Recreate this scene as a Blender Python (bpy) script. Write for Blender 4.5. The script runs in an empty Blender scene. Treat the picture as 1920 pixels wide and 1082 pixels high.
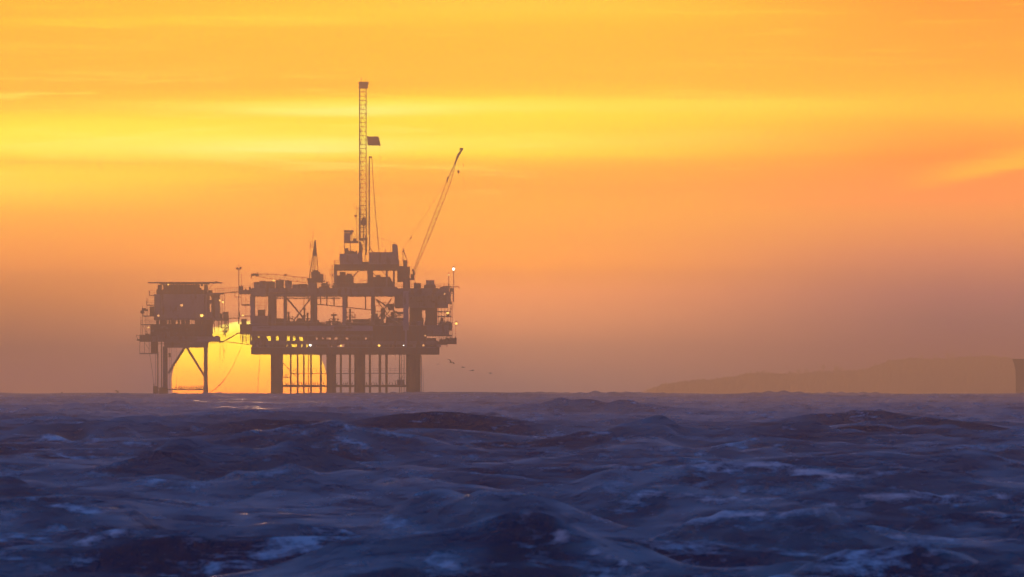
import bpy, bmesh, math, random
import numpy as np
from mathutils import Vector, Matrix

random.seed(7); np.random.seed(7)
SC = bpy.context.scene
COL = SC.collection
D = 4375.0            # metres from the beach camera to the platforms
K = 3.2e-5            # radians seen by one pixel of the photograph
S = D * K             # 0.14 m on the platforms per pixel
EYE = 2.5             # eye height above the mean sea
RE = 7.4e6            # earth radius with normal refraction
PY0 = 715.0           # row of the level line of sight
R2 = lambda d: math.degrees(d)

# ------------------------------------------------------------------ camera
cam = bpy.data.cameras.new('camera')
co = bpy.data.objects.new('camera', cam); COL.objects.link(co); SC.camera = co
co.location = (0, 0, EYE)
co.rotation_euler = (math.radians(90) + (PY0 - 541) * K, 0, 0)
cam.sensor_width = 36; cam.lens = 36 / (1920 * K)
cam.clip_start = 0.5; cam.clip_end = 60000
cam.dof.use_dof = True; cam.dof.focus_distance = D; cam.dof.aperture_fstop = 22.0

# ------------------------------------------------------------------ view
SC.view_settings.view_transform = 'Standard'
SC.view_settings.look = 'None'
SC.view_settings.exposure = 0; SC.view_settings.gamma = 1
SC.view_settings.use_curve_mapping = False
SC.cycles.max_bounces = 6; SC.cycles.volume_bounces = 1
SC.cycles.use_denoising = True

# ------------------------------------------------------------------ haze and sky
SIG = 2.2e-4
HBOX = (12600.0, 85.0)
# light the haze column adds in front of the sky, by row of elevation (measured)
HAZE_ADDS = [(-300, (101, 101, 62)), (4, (109, 107, 64)), (100, (122, 107, 69)), (200, (124, 107, 72)), (300, (135, 130, 76)), (400, (168, 112, 86)), (500, (173, 117, 88)), (550, (173, 115, 86)), (600, (168, 112, 86)), (650, (178, 117, 86)), (745, (178, 117, 86))]
SUN_AZ = -0.903; SUN_EL = 0.9

def lin(c):
    c = np.array(c, float) / 255
    return np.where(c <= .04045, c / 12.92, ((c + .055) / 1.055) ** 2.4)

def behind_haze(rgb, el):
    """what must shine behind the haze for rgb to arrive through it"""
    L = HBOX[0]
    if el > 0: L = min(L, (HBOX[1] - EYE) / math.tan(math.radians(el)))
    T = math.exp(-SIG * L)
    row = PY0 - math.radians(el) / K
    add = np.array([np.interp(row, [h[0] for h in HAZE_ADDS], [lin(h[1])[i] for h in HAZE_ADDS]) for i in range(3)])
    return np.maximum((lin(rgb) - add) / T, 0.002)

world = bpy.data.worlds.new('World'); SC.world = world
world.use_nodes = True
NT = world.node_tree; NT.nodes.clear()
def N(t, **kw):
    n = NT.nodes.new(t)
    for k, v in kw.items(): setattr(n, k, v)
    return n
def _set(s, v):
    if hasattr(v, 'is_linked') or isinstance(v, bpy.types.NodeSocket): NT.links.new(v, s)
    else: s.default_value = v
def M(op, a, b=None, c=None, clamp=False):
    n = N('ShaderNodeMath', operation=op); n.use_clamp = clamp
    _set(n.inputs[0], a)
    if b is not None: _set(n.inputs[1], b)
    if c is not None: _set(n.inputs[2], c)
    return n.outputs[0]
def SMOOTH(v, a, b):
    n = N('ShaderNodeMapRange', interpolation_type='SMOOTHSTEP')
    _set(n.inputs['Value'], v); n.inputs['From Min'].default_value = a; n.inputs['From Max'].default_value = b
    return n.outputs[0]
def MIX(f, a, b, mode='MIX'):
    n = N('ShaderNodeMix', data_type='RGBA', blend_type=mode); n.clamp_factor = True
    _set(n.inputs[0], f)
    _set(n.inputs[6], a if not isinstance(a, (tuple, list, np.ndarray)) else (*a, 1))
    _set(n.inputs[7], b if not isinstance(b, (tuple, list, np.ndarray)) else (*b, 1))
    return n.outputs[2]
def SCALE(col, f):
    n = N('ShaderNodeVectorMath', operation='SCALE'); _set(n.inputs[0], col); _set(n.inputs['Scale'], f); return n.outputs[0]
def TINT(col, k):
    n = N('ShaderNodeVectorMath', operation='MULTIPLY'); _set(n.inputs[0], col); n.inputs[1].default_value = k; return n.outputs[0]
def ADD(a, b):
    n = N('ShaderNodeVectorMath', operation='ADD'); _set(n.inputs[0], a); _set(n.inputs[1], b); return n.outputs[0]
def RAMP(v, stops, e0, e1):
    """ramp over elevations e0..e1, colours may exceed 1"""
    mx = max(float(np.max(c)) for _, c in stops)
    n = N('ShaderNodeValToRGB'); _set(n.inputs[0], M('DIVIDE', M('SUBTRACT', v, e0), e1 - e0))
    r = n.color_ramp; r.interpolation = 'EASE' if False else 'LINEAR'
    while len(r.elements) > 1: r.elements.remove(r.elements[-1])
    for i, (e, c) in enumerate(stops):
        p = (e - e0) / (e1 - e0)
        el = r.elements[0] if i == 0 else r.elements.new(p)
        el.position = p; el.color = (*(np.array(c) / mx), 1)
    return SCALE(n.outputs[0], mx)

tc = N('ShaderNodeTexCoord'); sep = N('ShaderNodeSeparateXYZ'); NT.links.new(tc.outputs['Generated'], sep.inputs[0])
DX, DY, DZ = sep.outputs
az = M('MULTIPLY', M('ARCTAN2', DX, DY), 57.29578)
el = M('MULTIPLY', M('ARCSINE', DZ), 57.29578)
def noise(sx, sy, off, scale=1.0, detail=4, rough=.55, warp=0.0):
    c = N('ShaderNodeCombineXYZ')
    _set(c.inputs[0], M('MULTIPLY', az, sx)); _set(c.inputs[1], M('MULTIPLY', el, sy)); c.inputs[2].default_value = off
    n = N('ShaderNodeTexNoise'); NT.links.new(c.outputs[0], n.inputs['Vector'])
    n.inputs['Scale'].default_value = scale; n.inputs['Detail'].default_value = detail; n.inputs['Roughness'].default_value = rough
    n.inputs['Distortion'].default_value = warp
    return M('SUBTRACT', n.outputs[0], 0.5)
# streaky stratus: the elevation at which a colour sits wanders along the cloud sheet
n1 = noise(0.35, 2.2, 3.1, detail=3); n2 = noise(0.9, 14, 7.7, detail=5, rough=.6)
high = SMOOTH(el, 0.25, 0.75)
elw = M('ADD', el, M('MULTIPLY', high, M('ADD', M('MULTIPLY', n1, 0.07), M('MULTIPLY', n2, 0.06))))
def pe(py): return math.degrees((PY0 - py) * K)
def ramp_of(rows): return RAMP(elw, [(pe(p), behind_haze(c, pe(p))) for p, c in rows], -0.1, e1 + .001)
e1 = pe(-60)
mid = [(741,(180,124,104)),(700,(189,129,104)),(650,(204,136,103)),(600,(224,145,103)),(550,(245,154,99)),(500,(253,160,88)),(450,(255,166,80)),
       (400,(255,172,70)),(350,(255,178,58)),(318,(255,190,44)),(298,(255,208,40)),(284,(255,228,70)),(264,(255,232,86)),
       (244,(255,222,62)),(215,(255,224,64)),(196,(255,222,72)),(182,(255,202,52)),(150,(255,192,44)),(100,(255,192,46)),(60,(255,194,50)),(25,(255,204,62)),(-10,(255,196,50)),(-60,(255,186,50))]
left = [(741,(150,104,94)),(700,(156,108,95)),(650,(168,112,92)),(600,(184,120,90)),(550,(207,131,86)),(500,(232,146,80)),(450,(250,160,72)),(400,(255,176,52)),(375,(255,196,34)),(350,(255,214,28)),
        (325,(255,216,24)),(302,(255,206,10)),(290,(255,222,30)),(275,(255,238,80)),(250,(255,234,70)),(228,(255,222,50)),(205,(255,200,20)),(170,(255,188,4)),(100,(255,188,2)),(0,(255,192,2)),(-60,(255,188,10))]
right = [(741,(145,104,92)),(700,(148,105,92)),(650,(157,109,95)),(600,(170,114,99)),(550,(185,121,102)),(500,(206,132,102)),(450,(228,143,98)),(400,(246,153,94)),(350,(255,160,88)),(300,(255,166,74)),
         (250,(255,176,60)),(215,(255,190,56)),(180,(255,190,56)),(120,(255,176,54)),(0,(255,165,46)),(-60,(255,160,46))]
low = ramp_of(mid)
azn = M('ADD', az, M('MULTIPLY', M('MULTIPLY', n1, high), 1.2))
low = MIX(SMOOTH(azn, -0.1, 1.6), low, ramp_of(right))
low = MIX(SMOOTH(M('MULTIPLY', azn, -1), 0.25, 1.85), low, ramp_of(left))
def patch(caz, cel, waz, wel, rgb, amount, nz_):
    """a soft bank of brighter cloud"""
    global low
    u = M('DIVIDE', M('SUBTRACT', az, caz), waz); v = M('DIVIDE', M('SUBTRACT', M('ADD', el, M('MULTIPLY', nz_, .05)), cel), wel)
    g_ = M('POWER', 2.718, M('MULTIPLY', M('ADD', M('MULTIPLY', u, u), M('MULTIPLY', v, v)), -1))
    low = MIX(M('MULTIPLY', g_, amount, clamp=True), low, tuple(behind_haze(rgb, cel)))
pz = lambda x: math.degrees((x - 960) * K)
streak = noise(1.1, 18, 21.3, detail=5, rough=.6, warp=.6)
fine = noise(2.4, 40, 11.3, detail=4, rough=.6, warp=.4)
patch(pz(500), pe(275), .36, .024, (255,252,150), .95, streak)
patch(pz(330), pe(268), .8, .05, (255,240,100), .7, streak)
patch(pz(120), pe(250), .5, .04, (255,232,80), .5, fine)
patch(pz(660), pe(206), .36, .018, (255,244,130), .85, streak)
patch(pz(760), pe(200), .9, .02, (255,236,104), .5, fine)
patch(pz(1330), pe(196), .55, .03, (255,218,84), .55, streak)
patch(pz(300), pe(328), .5, .03, (255,220,36), .5, fine)
patch(pz(520), pe(38), .4, .016, (255,216,74), .6, fine)
patch(pz(150), pe(42), .4, .014, (255,212,60), .5, fine)
patch(pz(950), pe(12), .6, .03, (255,212,80), .4, streak)
patch(pz(560), pe(160), .6, .02, (255,186,34), .6, streak)
st = M('MULTIPLY', SMOOTH(M('ADD', streak, M('MULTIPLY', fine, .6)), 0.02, 0.3), SMOOTH(M('SUBTRACT', 0.26, M('ABSOLUTE', M('SUBTRACT', el, 0.84))), 0.0, 0.14))
st = M('MULTIPLY', st, SMOOTH(M('SUBTRACT', 0, az), -1.4, 0.8))
low = MIX(M('MULTIPLY', st, 0.6), low, tuple(behind_haze((255, 244, 110), .84)))
st2 = M('MULTIPLY', SMOOTH(M('ADD', streak, M('MULTIPLY', fine, .5)), 0.0, 0.3), SMOOTH(el, 0.9, 1.2))
low = MIX(M('MULTIPLY', st2, 0.6), low, tuple(behind_haze((255, 208, 74), 1.2)))
# lone bright wisp low on the right
wy = M('SUBTRACT', el, M('ADD', pe(330), M('MULTIPLY', M('SUBTRACT', az, pz(1800)), 0.17)))
wy = M('ADD', wy, M('MULTIPLY', fine, 0.06))
wisp = M('MULTIPLY', M('MULTIPLY', SMOOTH(wy, -0.03, 0.0), SMOOTH(M('MULTIPLY', wy, -1), -0.09, 0.0)), SMOOTH(az, pz(1640), pz(1860)))
low = MIX(M('MULTIPLY', wisp, 0.95), low, tuple(behind_haze((255, 188, 20), .7)))
# the rest of the dusk sky: amber -> mauve -> blue overhead
up = [(0.0,(.50,.26,.16)),(1.8,(.85,.42,.13)),(3.0,(.30,.19,.17)),(5,(.095,.125,.25)),(8,(.035,.115,.35)),(14,(.026,.125,.42)),(25,(.028,.135,.42)),(50,(.028,.13,.42)),(90,(.035,.085,.28))]
west = RAMP(el, up, 0, 90.01)
eastc = [(0.0,(.09,.09,.19)),(4,(.12,.11,.22)),(10,(.07,.11,.31)),(25,(.04,.115,.40)),(50,(.035,.11,.42)),(90,(.035,.085,.28))]
east = RAMP(el, eastc, 0, 90.01)
cosaz = M('DIVIDE', DY, M('SQRT', M('ADD', M('ADD', M('MULTIPLY', DX, DX), M('MULTIPLY', DY, DY)), 1e-6)))
dome = MIX(M('POWER', M('MULTIPLY_ADD', cosaz, 0.5, 0.5), 2.0), east, west)
# only the quarter of the horizon round the sun keeps the full glow of the ramp above
near = M('MULTIPLY', SMOOTH(M('MULTIPLY', el, -1), -2.6, -1.25), SMOOTH(M('MULTIPLY', M('ABSOLUTE', az), -1), -24, -1.9))
sky = MIX(near, dome, low)
# the setting sun, flattened by refraction, half sunk behind the sea
sx = M('DIVIDE', M('SUBTRACT', az, SUN_AZ), 0.268)
sy = M('DIVIDE', M('SUBTRACT', el, -0.005), 0.212)
rr = M('SQRT', M('ADD', M('MULTIPLY', sx, sx), M('MULTIPLY', sy, sy)))
disc = SMOOTH(M('MULTIPLY', rr, -1), -1.01, -0.985)
suncol = RAMP(el, [(pe(745), behind_haze((255,160,20), pe(741)) ), (pe(700), behind_haze((255,186,0), pe(700))),
                   (pe(665), behind_haze((255,214,0), pe(665))), (pe(630), behind_haze((255,228,40), pe(630))), (pe(590), behind_haze((255,246,150), pe(590)))], -0.1, 0.25)
sky = MIX(disc, sky, TINT(suncol, (1.9, 1.24, 1.0)))
halo = M('MULTIPLY', M('POWER', 2.718, M('MULTIPLY', M('MAXIMUM', M('SUBTRACT', rr, 1), 0), -2.2)), 0.5)
sky = ADD(sky, SCALE(SCALE(low, 1.0), M('MULTIPLY', halo, M('SUBTRACT', 1, disc))))
bg = N('ShaderNodeBackground'); NT.links.new(sky, bg.inputs[0]); bg.inputs[1].default_value = 1.0
ns = N('ShaderNodeTexSky', sky_type='NISHITA'); ns.sun_disc = False
ns.sun_elevation = math.radians(SUN_EL); ns.sun_rotation = math.radians(SUN_AZ); ns.dust_density = 2.0
bg2 = N('ShaderNodeBackground'); NT.links.new(ns.outputs[0], bg2.inputs[0]); bg2.inputs[1].default_value = 0.004
addsh = N('ShaderNodeAddShader'); NT.links.new(bg.outputs[0], addsh.inputs[0]); NT.links.new(bg2.outputs[0], addsh.inputs[1])
out = N('ShaderNodeOutputWorld'); NT.links.new(addsh.outputs[0], out.inputs[0])

sl = bpy.data.lights.new('sun', 'SUN'); so = bpy.data.objects.new('sun', sl); COL.objects.link(so)
sl.energy = 0.165; sl.angle = math.radians(0.53); sl.color = (1.0, 0.52, 0.24)
_a, _e = math.radians(SUN_AZ), math.radians(SUN_EL)
_d = Vector((math.sin(_a) * math.cos(_e), math.cos(_a) * math.cos(_e), math.sin(_e)))
so.rotation_euler = (-_d).to_track_quat('-Z', 'Y').to_euler(); so.location = (0, 3000, 300)

# ------------------------------------------------------------------ object helpers
def tag(o, label=None, cat=None, group=None, kind=None):
    if label: o['label'] = label
    if cat: o['category'] = cat
    if group: o['group'] = group
    if kind: o['kind'] = kind
    return o
def thing(name, label, cat, loc, group=None):
    o = bpy.data.objects.new(name, None); COL.objects.link(o); o.location = loc
    o.empty_display_size = 1
    return tag(o, label, cat, group)
WLOC = {}
def wloc(o):
    l = Vector(o.location)
    while o.parent: o = o.parent; l += Vector(o.location)
    return l
def mesh_obj(name, me, mat, parent=None, origin=None):
    o = bpy.data.objects.new(name, me); COL.objects.link(o)
    if mat and not me.materials: me.materials.append(mat)
    if parent: o.parent = parent
    return o

def material(name, base, rough=.6, metal=0.0, var=.25, scale=.6, rust=0.0, spec=.4):
    m = bpy.data.materials.new(name); m.use_nodes = True
    nt = m.node_tree; b = nt.nodes['Principled BSDF']
    tcn = nt.nodes.new('ShaderNodeTexCoord')
    n = nt.nodes.new('ShaderNodeTexNoise'); n.inputs['Scale'].default_value = scale; n.inputs['Detail'].default_value = 5
    nt.links.new(tcn.outputs['Object'], n.inputs['Vector'])
    r = nt.nodes.new('ShaderNodeValToRGB')
    r.color_ramp.elements[0].position = .3; r.color_ramp.elements[1].position = .7
    r.color_ramp.elements[0].color = (*[c * (1 - var) for c in base], 1)
    r.color_ramp.elements[1].color = (*[min(1, c * (1 + var)) for c in base], 1)
    nt.links.new(n.outputs[0], r.inputs[0]); last = r.outputs[0]
    if rust:
        n2 = nt.nodes.new('ShaderNodeTexNoise'); n2.inputs['Scale'].default_value = scale * 2.3; n2.inputs['Detail'].default_value = 7
        mp = nt.nodes.new('ShaderNodeMapping'); mp.inputs['Scale'].default_value = (1, 1, .25)
        nt.links.new(tcn.outputs['Object'], mp.inputs[0]); nt.links.new(mp.outputs[0], n2.inputs['Vector'])
        mr = nt.nodes.new('ShaderNodeMapRange'); mr.inputs['From Min'].default_value = .62 - rust * .25; mr.inputs['From Max'].default_value = .72 - rust * .25
        nt.links.new(n2.outputs[0], mr.inputs[0])
        mx = nt.nodes.new('ShaderNodeMix'); mx.data_type = 'RGBA'
        nt.links.new(mr.outputs[0], mx.inputs[0]); nt.links.new(last, mx.inputs[6]); mx.inputs[7].default_value = (.12, .05, .025, 1)
        last = mx.outputs[2]
    nt.links.new(last, b.inputs['Base Color'])
    b.inputs['Roughness'].default_value = rough; b.inputs['Metallic'].default_value = metal
    b.inputs['Specular IOR Level'].default_value = spec
    return m

# ------------------------------------------------------------------ the sea
def build_sea():
    rng = np.random.RandomState(11)
    th = list(np.linspace(-0.041, 0.041, 821))
    step = th[1] - th[0]; a = th[-1]; side = []
    while a + step < math.pi: 
        step *= 1.12; a += step; side.append(a)
    side = side[:-1] + [math.pi]
    th = np.array([-x for x in side[::-1]][1:] + th + side)      # the seam at pi is closed by faces below
    r = [2.0]
    while r[-1] < 95: r.append(r[-1] * 1.12)
    while r[-1] < 9000:
        x = r[-1]
        r.append(x + (.9 if x < 150 else min(max(0.36, 0.0017 * x, 3.4e-6 * x * x), 7.0 if x < 4500 else 11.0) if x < 6300 else x * .02))
    while r[-1] < 12250: r.append(r[-1] * 1.03)
    r = np.array(r); r[-1] = 12250
    nr, nt_ = len(r), len(th)
    R, T = np.meshgrid(r, th, indexing='ij')
    X = R * np.sin(T); Y = R * np.cos(T)
    dr = np.gradient(r)[:, None]; dth = np.gradient(th)[None, :] * R
    ds = np.maximum(dr, dth)
    Z = np.zeros_like(X); DXx = np.zeros_like(X); DYy = np.zeros_like(X); J = np.zeros_like(X)
    # regions that are finely meshed get the wave field
    act = (np.abs(th) < 0.35)
    cols = np.where(act)[0]; c0, c1 = cols[0], cols[-1] + 1
    xs, ys, dss = X[:, c0:c1], Y[:, c0:c1], ds[:, c0:c1]
    z = np.zeros_like(xs); zs = np.zeros_like(xs); gx = np.zeros_like(xs); gy = np.zeros_like(xs); jac = np.zeros_like(xs)
    calm = np.clip((ys - 170) / 500, 0, 1) * .15 + .75 + np.clip((ys - 1200) / 1500, 0, 1) * .25
    nw = 72
    for i in range(nw):
        f = i / (nw - 1)
        lam = 34 * (1.1 / 34) ** f * rng.uniform(.93, 1.07)
        k = 2 * math.pi / lam
        amp = 0.0085 * lam ** 0.98 * rng.uniform(.6, 1.3) * (1.15 if lam < 3 else .95 if lam < 7 else .78 if lam < 13 else .5)
        ang = rng.normal(0, 0.24 + .45 * f * f)          # heading round -Y, towards the beach
        kx, ky = k * math.sin(ang), -k * math.cos(ang)
        ph = rng.uniform(0, 6.283)
        w = np.clip((lam / dss - 1.9) / 1.6, 0, 1)
        rows = np.where(w.max(axis=1) > 0)[0]
        if len(rows) == 0: continue
        a0, a1 = rows[0], rows[-1] + 1
        p = kx * xs[a0:a1] + ky * ys[a0:a1] + ph
        ww = w[a0:a1] * amp * (calm[a0:a1] if lam > 8 else 1.0)
        s, c = np.sin(p), np.cos(p)
        (z if lam > 6 else zs)[a0:a1] += ww * c
        q = 0.95 if lam > 7 else 1.15
        gx[a0:a1] += -q * ww * s * kx / k; gy[a0:a1] += -q * ww * s * ky / k
        jac[a0:a1] += q * ww * k * c
    # groups: patches of higher and lower sea
    grp = 1 + .3 * np.sin(xs / 37 + 1.3) * np.sin(ys / 83 + .4) + .2 * np.sin(xs / 91 - ys / 140)
    z *= grp; zs *= grp;  gx *= grp; gy *= grp
    foam = np.clip((jac - .42) / .4, 0, 1) * .4
    # single waves, each a crest line (column, row of its crest, height) with its own face and back
    aa = np.arctan2(xs, ys); rr = np.hypot(xs, ys)
    def pn(a, s, n=5):
        v = np.zeros_like(a)
        for j in range(n): v += np.sin(a * s * 420 * (1.9 ** j) + s * 7 + j * 2.1) / (1.7 ** j)
        return v / 2.5
    def ridge(pts, H, face, back, fo=0.0, ffo=0.0, damp=.75, wob=.03):
        nonlocal z, foam, gx, gy
        A = np.array([(p[0] - 960) * K for p in pts]); 
        pyb = min(p[1] for p in pts)
        d0 = (EYE - H) / ((pyb - PY0) * K)
        for _ in range(3): d0 = (EYE - H) / ((pyb - PY0) * K - d0 / (2 * RE))
        hh = np.array([EYE - ((p[1] - PY0) * K - d0 / (2 * RE)) * d0 for p in pts])
        hh = np.maximum(hh, H * .45)
        dd = np.array([d0 + 1.5 * math.sin(j * 1.3) for j in range(len(pts))])
        # smooth interpolation along the crest
        ai = np.linspace(A[0], A[-1], 200); di = np.interp(ai, A, dd); hi = np.interp(ai, A, hh)
        kern = np.hanning(39); kern /= kern.sum()
        di = np.convolve(np.pad(di, 19, 'edge'), kern, 'valid'); hi = np.convolve(np.pad(hi, 19, 'edge'), kern, 'valid')
        dcr = np.interp(aa, ai, di); hcr = np.interp(aa, ai, hi)
        w = (A[-1] - A[0])
        ends = np.clip((aa - A[0]) / (w * .42), 0, 1) * np.clip((A[-1] - aa) / (w * .42), 0, 1)
        if pts[0][0] < 20: ends = np.clip((A[-1] - aa) / (w * .42), 0, 1)
        if pts[-1][0] > 1900: ends = np.clip((aa - A[0]) / (w * .42), 0, 1)
        ends = ends * ends * (3 - 2 * ends)
        hcr = hcr * (1 + wob * 2 * pn(aa, dd[0] / 200, 4))
        dcr = dcr + face * .12 * pn(aa, dd[0] / 330 + 1, 3)
        u = rr - dcr
        prof = np.where(u < 0, np.exp(-(np.abs(u) / (face * .8)) ** 1.25), 1 / (1 + (np.abs(u) / back) ** 1.4))
        m = prof * ends
        env = ends * np.exp(-np.clip(np.abs(u + face * .5) / (face * 1.6), 0, 9) ** 4)
        z = z * (1 - damp * env) + hcr * m
        gy = gy - 0.25 * np.exp(-(u / (face * .5)) ** 2) * ends * hcr
        if fo: foam = np.maximum(foam, fo * ends * np.exp(-((u + .03 * face) / (face * .09)) ** 2))
        if ffo: foam = np.maximum(foam, ffo * ends * np.clip(1 + u / (face * 2.2), 0, 1) * (u < 0) * np.clip(-u * 4, 0, 1))
    ridge([(980,870,.2),(1050,835,.75),(1110,815,1),(1180,809,1.05),(1240,812,1),(1290,835,.8),(1400,852,.5),(1500,865,.2)], 1.0, 9, 7, damp=.5, wob=.03)
    ridge([(110,835,.2),(170,812,.9),(215,805,1),(260,812,.8),(330,826,.2)], .85, 9, 6, fo=.25, damp=.5)
    ridge([(0,800,.8),(60,793,.9),(140,792,.8),(230,800,.3)], .8, 11, 8, damp=.4)
    ridge([(620,820,.3),(720,812,.8),(830,816,.9),(930,822,.3)], .8, 12, 8, damp=.4)
    ridge([(1560,842,.3),(1680,826,.8),(1800,822,.9),(1921,824,.8)], .8, 10, 8, damp=.5)
    ridge([(900,915),(1050,908),(1200,898),(1400,886),(1600,888),(1760,894),(1921,902)], .8, 5, 5, fo=.62, ffo=.16, damp=.5)
    ridge([(900,935),(1040,924),(1130,925),(1300,924),(1500,922),(1700,932),(1921,942)], .8, 4.5, 4, fo=.64, ffo=.16, damp=.6)
    ridge([(560,962),(700,942),(850,932),(980,935),(1100,948),(1250,962)], .85, 5, 6, damp=.7, wob=.015)
    ridge([(950,1008),(1070,990),(1190,977),(1380,964),(1500,964),(1640,980),(1760,992),(1921,1004)], .85, 3.4, 3.4, fo=.62, ffo=.16, damp=.6)
    ridge([(1600,975),(1760,960),(1921,956)], .8, 4, 4, damp=.7, wob=.015)
    ridge([(0,955),(90,946),(170,941),(260,945),(400,958)], .7, 5, 6, fo=.42, damp=.5)
    ridge([(0,1038),(120,1034),(240,1020),(430,994),(560,978),(700,972),(820,980)], .8, 3.4, 4, fo=.52, ffo=.08, damp=.6)
    ridge([(300,1062),(600,1047),(860,1036),(1000,1031),(1150,1035),(1300,1046)], .75, 2.8, 3, fo=.5, ffo=.1, damp=.6)
    ridge([(780,1044),(950,1038),(1080,1042),(1230,1050),(1400,1056)], .7, 2.2, 2.4, fo=.7, ffo=.3, damp=.6)
    ridge([(1250,1062),(1450,1053),(1700,1050),(1921,1048)], .75, 2.6, 3, fo=.5, ffo=.12, damp=.6)
    # steep crests that break the far sea line
    rh = np.random.RandomState(8); zh = np.zeros_like(z)
    for _ in range(260):
        d_ = rh.uniform(1500, 4600); a_ = rh.uniform(-.04, .04); wx = rh.uniform(1.5, 9.0) * d_ / 4000; hh_ = rh.uniform(.2, .62) * (.6 + .4 * d_ / 4600)
        r0 = np.searchsorted(r, d_ - 40); r1 = np.searchsorted(r, d_ + 40); q0 = np.searchsorted(th[c0:c1], a_ - 4 * wx / d_); q1 = np.searchsorted(th[c0:c1], a_ + 4 * wx / d_)
        sub = (slice(r0, r1), slice(q0, q1))
        zh[sub] += hh_ * np.exp(-((rr[sub] - d_) / 9.0) ** 2 - ((aa[sub] - a_) * d_ / wx) ** 2) * (1 + .35 * np.sin(aa[sub] * d_ * 1.9 + _))
    z += zh
    # short steep seas in the middle distance: quick front, long back
    for _ in range(190):
        d_ = 300 * (1650 / 300) ** rh.uniform(0, 1); a_ = rh.uniform(-.04, .04); wx = rh.uniform(1.6, 5.5) * (d_ / 500) ** .45; hh_ = rh.uniform(.18, .55) * (d_ / 500) ** .15
        sl_ = rh.uniform(-.5, .5)
        r0 = np.searchsorted(r, d_ - 30); r1 = np.searchsorted(r, d_ + 40); q0 = np.searchsorted(th[c0:c1], a_ - 3.5 * wx / d_); q1 = np.searchsorted(th[c0:c1], a_ + 3.5 * wx / d_)
        sub = (slice(r0, r1), slice(q0, q1)); lx = (aa[sub] - a_) * d_
        u = rr[sub] - d_ - sl_ * lx - .5 * np.sin(lx * 1.3 + _)
        pf = np.where(u < 0, np.exp(-(np.abs(u) / 1.9) ** 1.15), np.exp(-(np.abs(u) / 6.0) ** 1.2))
        z[sub] += hh_ * pf * np.exp(-(lx / wx) ** 2) * (1 + .2 * np.sin(lx * 2.3 + _ * 2) + .1 * np.sin(lx * 5.1 + _))
        if _ % 3 == 0: foam[sub] = np.maximum(foam[sub], .42 * np.exp(-(u / .5) ** 2) * np.exp(-(lx / (wx * .7)) ** 2))
    # drifting foam sheets left behind by earlier breakers
    sheet = .35 * (np.sin(xs / 3.1 + np.sin(ys / 17.)) * np.sin(ys / 9.7 + 1.7 * np.sin(xs / 5.3)) + .5 * np.sin(xs / 1.3 + ys / 4.1)) 
    shore = np.clip((430 - ys) / 260, 0, 1) * .22 + .05
    foam = np.maximum(foam, shore * np.clip(sheet * .6 + .35, 0, 1))
    Z[:, c0:c1] = z + zs; DXx[:, c0:c1] = gx; DYy[:, c0:c1] = gy
    fade = np.ones_like(X); edge = np.clip((.33 - np.abs(T)) / .2, 0, 1); Z *= edge; DXx *= edge; DYy *= edge
    FO = np.zeros_like(X); FO[:, c0:c1] = foam
    Z = Z - R ** 2 / (2 * RE)
    V = np.stack([X + DXx, Y + DYy, Z], -1).reshape(-1, 3)
    idx = np.arange(nr * nt_).reshape(nr, nt_)
    a_ = idx[:-1, :-1]; b_ = idx[:-1, 1:]; c_ = idx[1:, 1:]; d_ = idx[1:, :-1]
    F = np.stack([a_, b_, c_, d_], -1).reshape(-1, 4)
    seam = np.stack([idx[:-1, -1], idx[:-1, 0], idx[1:, 0], idx[1:, -1]], -1)
    F = np.concatenate([F, seam])
    # counter-clockwise from above
    V = np.concatenate([V, [[0, 0, 0]]]); cidx = len(V) - 1
    me = bpy.data.meshes.new('sea')
    tri = np.stack([np.full(nt_, cidx), idx[0], np.roll(idx[0], -1)], -1)[:, ::-1]
    nq, ntr = len(F), len(tri)
    me.vertices.add(len(V)); me.vertices.foreach_set('co', V.astype(np.float32).ravel())
    me.loops.add(nq * 4 + ntr * 3); me.loops.foreach_set('vertex_index', np.concatenate([F.ravel(), tri.ravel()]).astype(np.int32))
    me.polygons.add(nq + ntr)
    me.polygons.foreach_set('loop_start', np.concatenate([np.arange(nq) * 4, nq * 4 + np.arange(ntr) * 3]).astype(np.int32))
    me.polygons.foreach_set('use_smooth', np.ones(nq + ntr, bool))
    me.update(calc_edges=True)
    at = me.attributes.new('foam', 'FLOAT', 'POINT'); at.data.foreach_set('value', np.append(FO.ravel(), 0).astype(np.float32))
    print('sea quads', nq, nr, nt_)
    m = bpy.data.materials.new('sea_water'); m.use_nodes = True
    nt = m.node_tree; b = nt.nodes['Principled BSDF']; L = nt.links
    b.inputs['Base Color'].default_value = (.010, .018, .05, 1)
    b.inputs['Roughness'].default_value = .27; b.inputs['IOR'].default_value = 1.333
    b.inputs['Subsurface Weight'].default_value = 0
    geo = nt.nodes.new('ShaderNodeNewGeometry')
    def nz(scale, vec=(1, 1, 1), det=4, rough=.6, dist=0.0):
        mp = nt.nodes.new('ShaderNodeMapping'); mp.inputs['Scale'].default_value = vec
        L.new(geo.outputs['Position'], mp.inputs[0])
        n = nt.nodes.new('ShaderNodeTexNoise'); n.inputs['Scale'].default_value = scale; n.inputs['Detail'].default_value = det
        n.inputs['Roughness'].default_value = rough; n.inputs['Distortion'].default_value = dist
        L.new(mp.outputs[0], n.inputs['Vector']); return n.outputs[0]
    def bump(h, s, dist, prev=None):
        bn = nt.nodes.new('ShaderNodeBump'); bn.inputs['Strength'].default_value = s; bn.inputs['Distance'].default_value = dist
        L.new(h, bn.inputs['Height'])
        if prev: L.new(prev, bn.inputs['Normal'])
        return bn.outputs[0]
    nb = bump(nz(.14, (1, .8, 1), 6, .66, .4), 1, 1.1)
    nb = bump(nz(1.3, (1, .5, 1), 7, .74, .3), 1, .30, nb)
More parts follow.
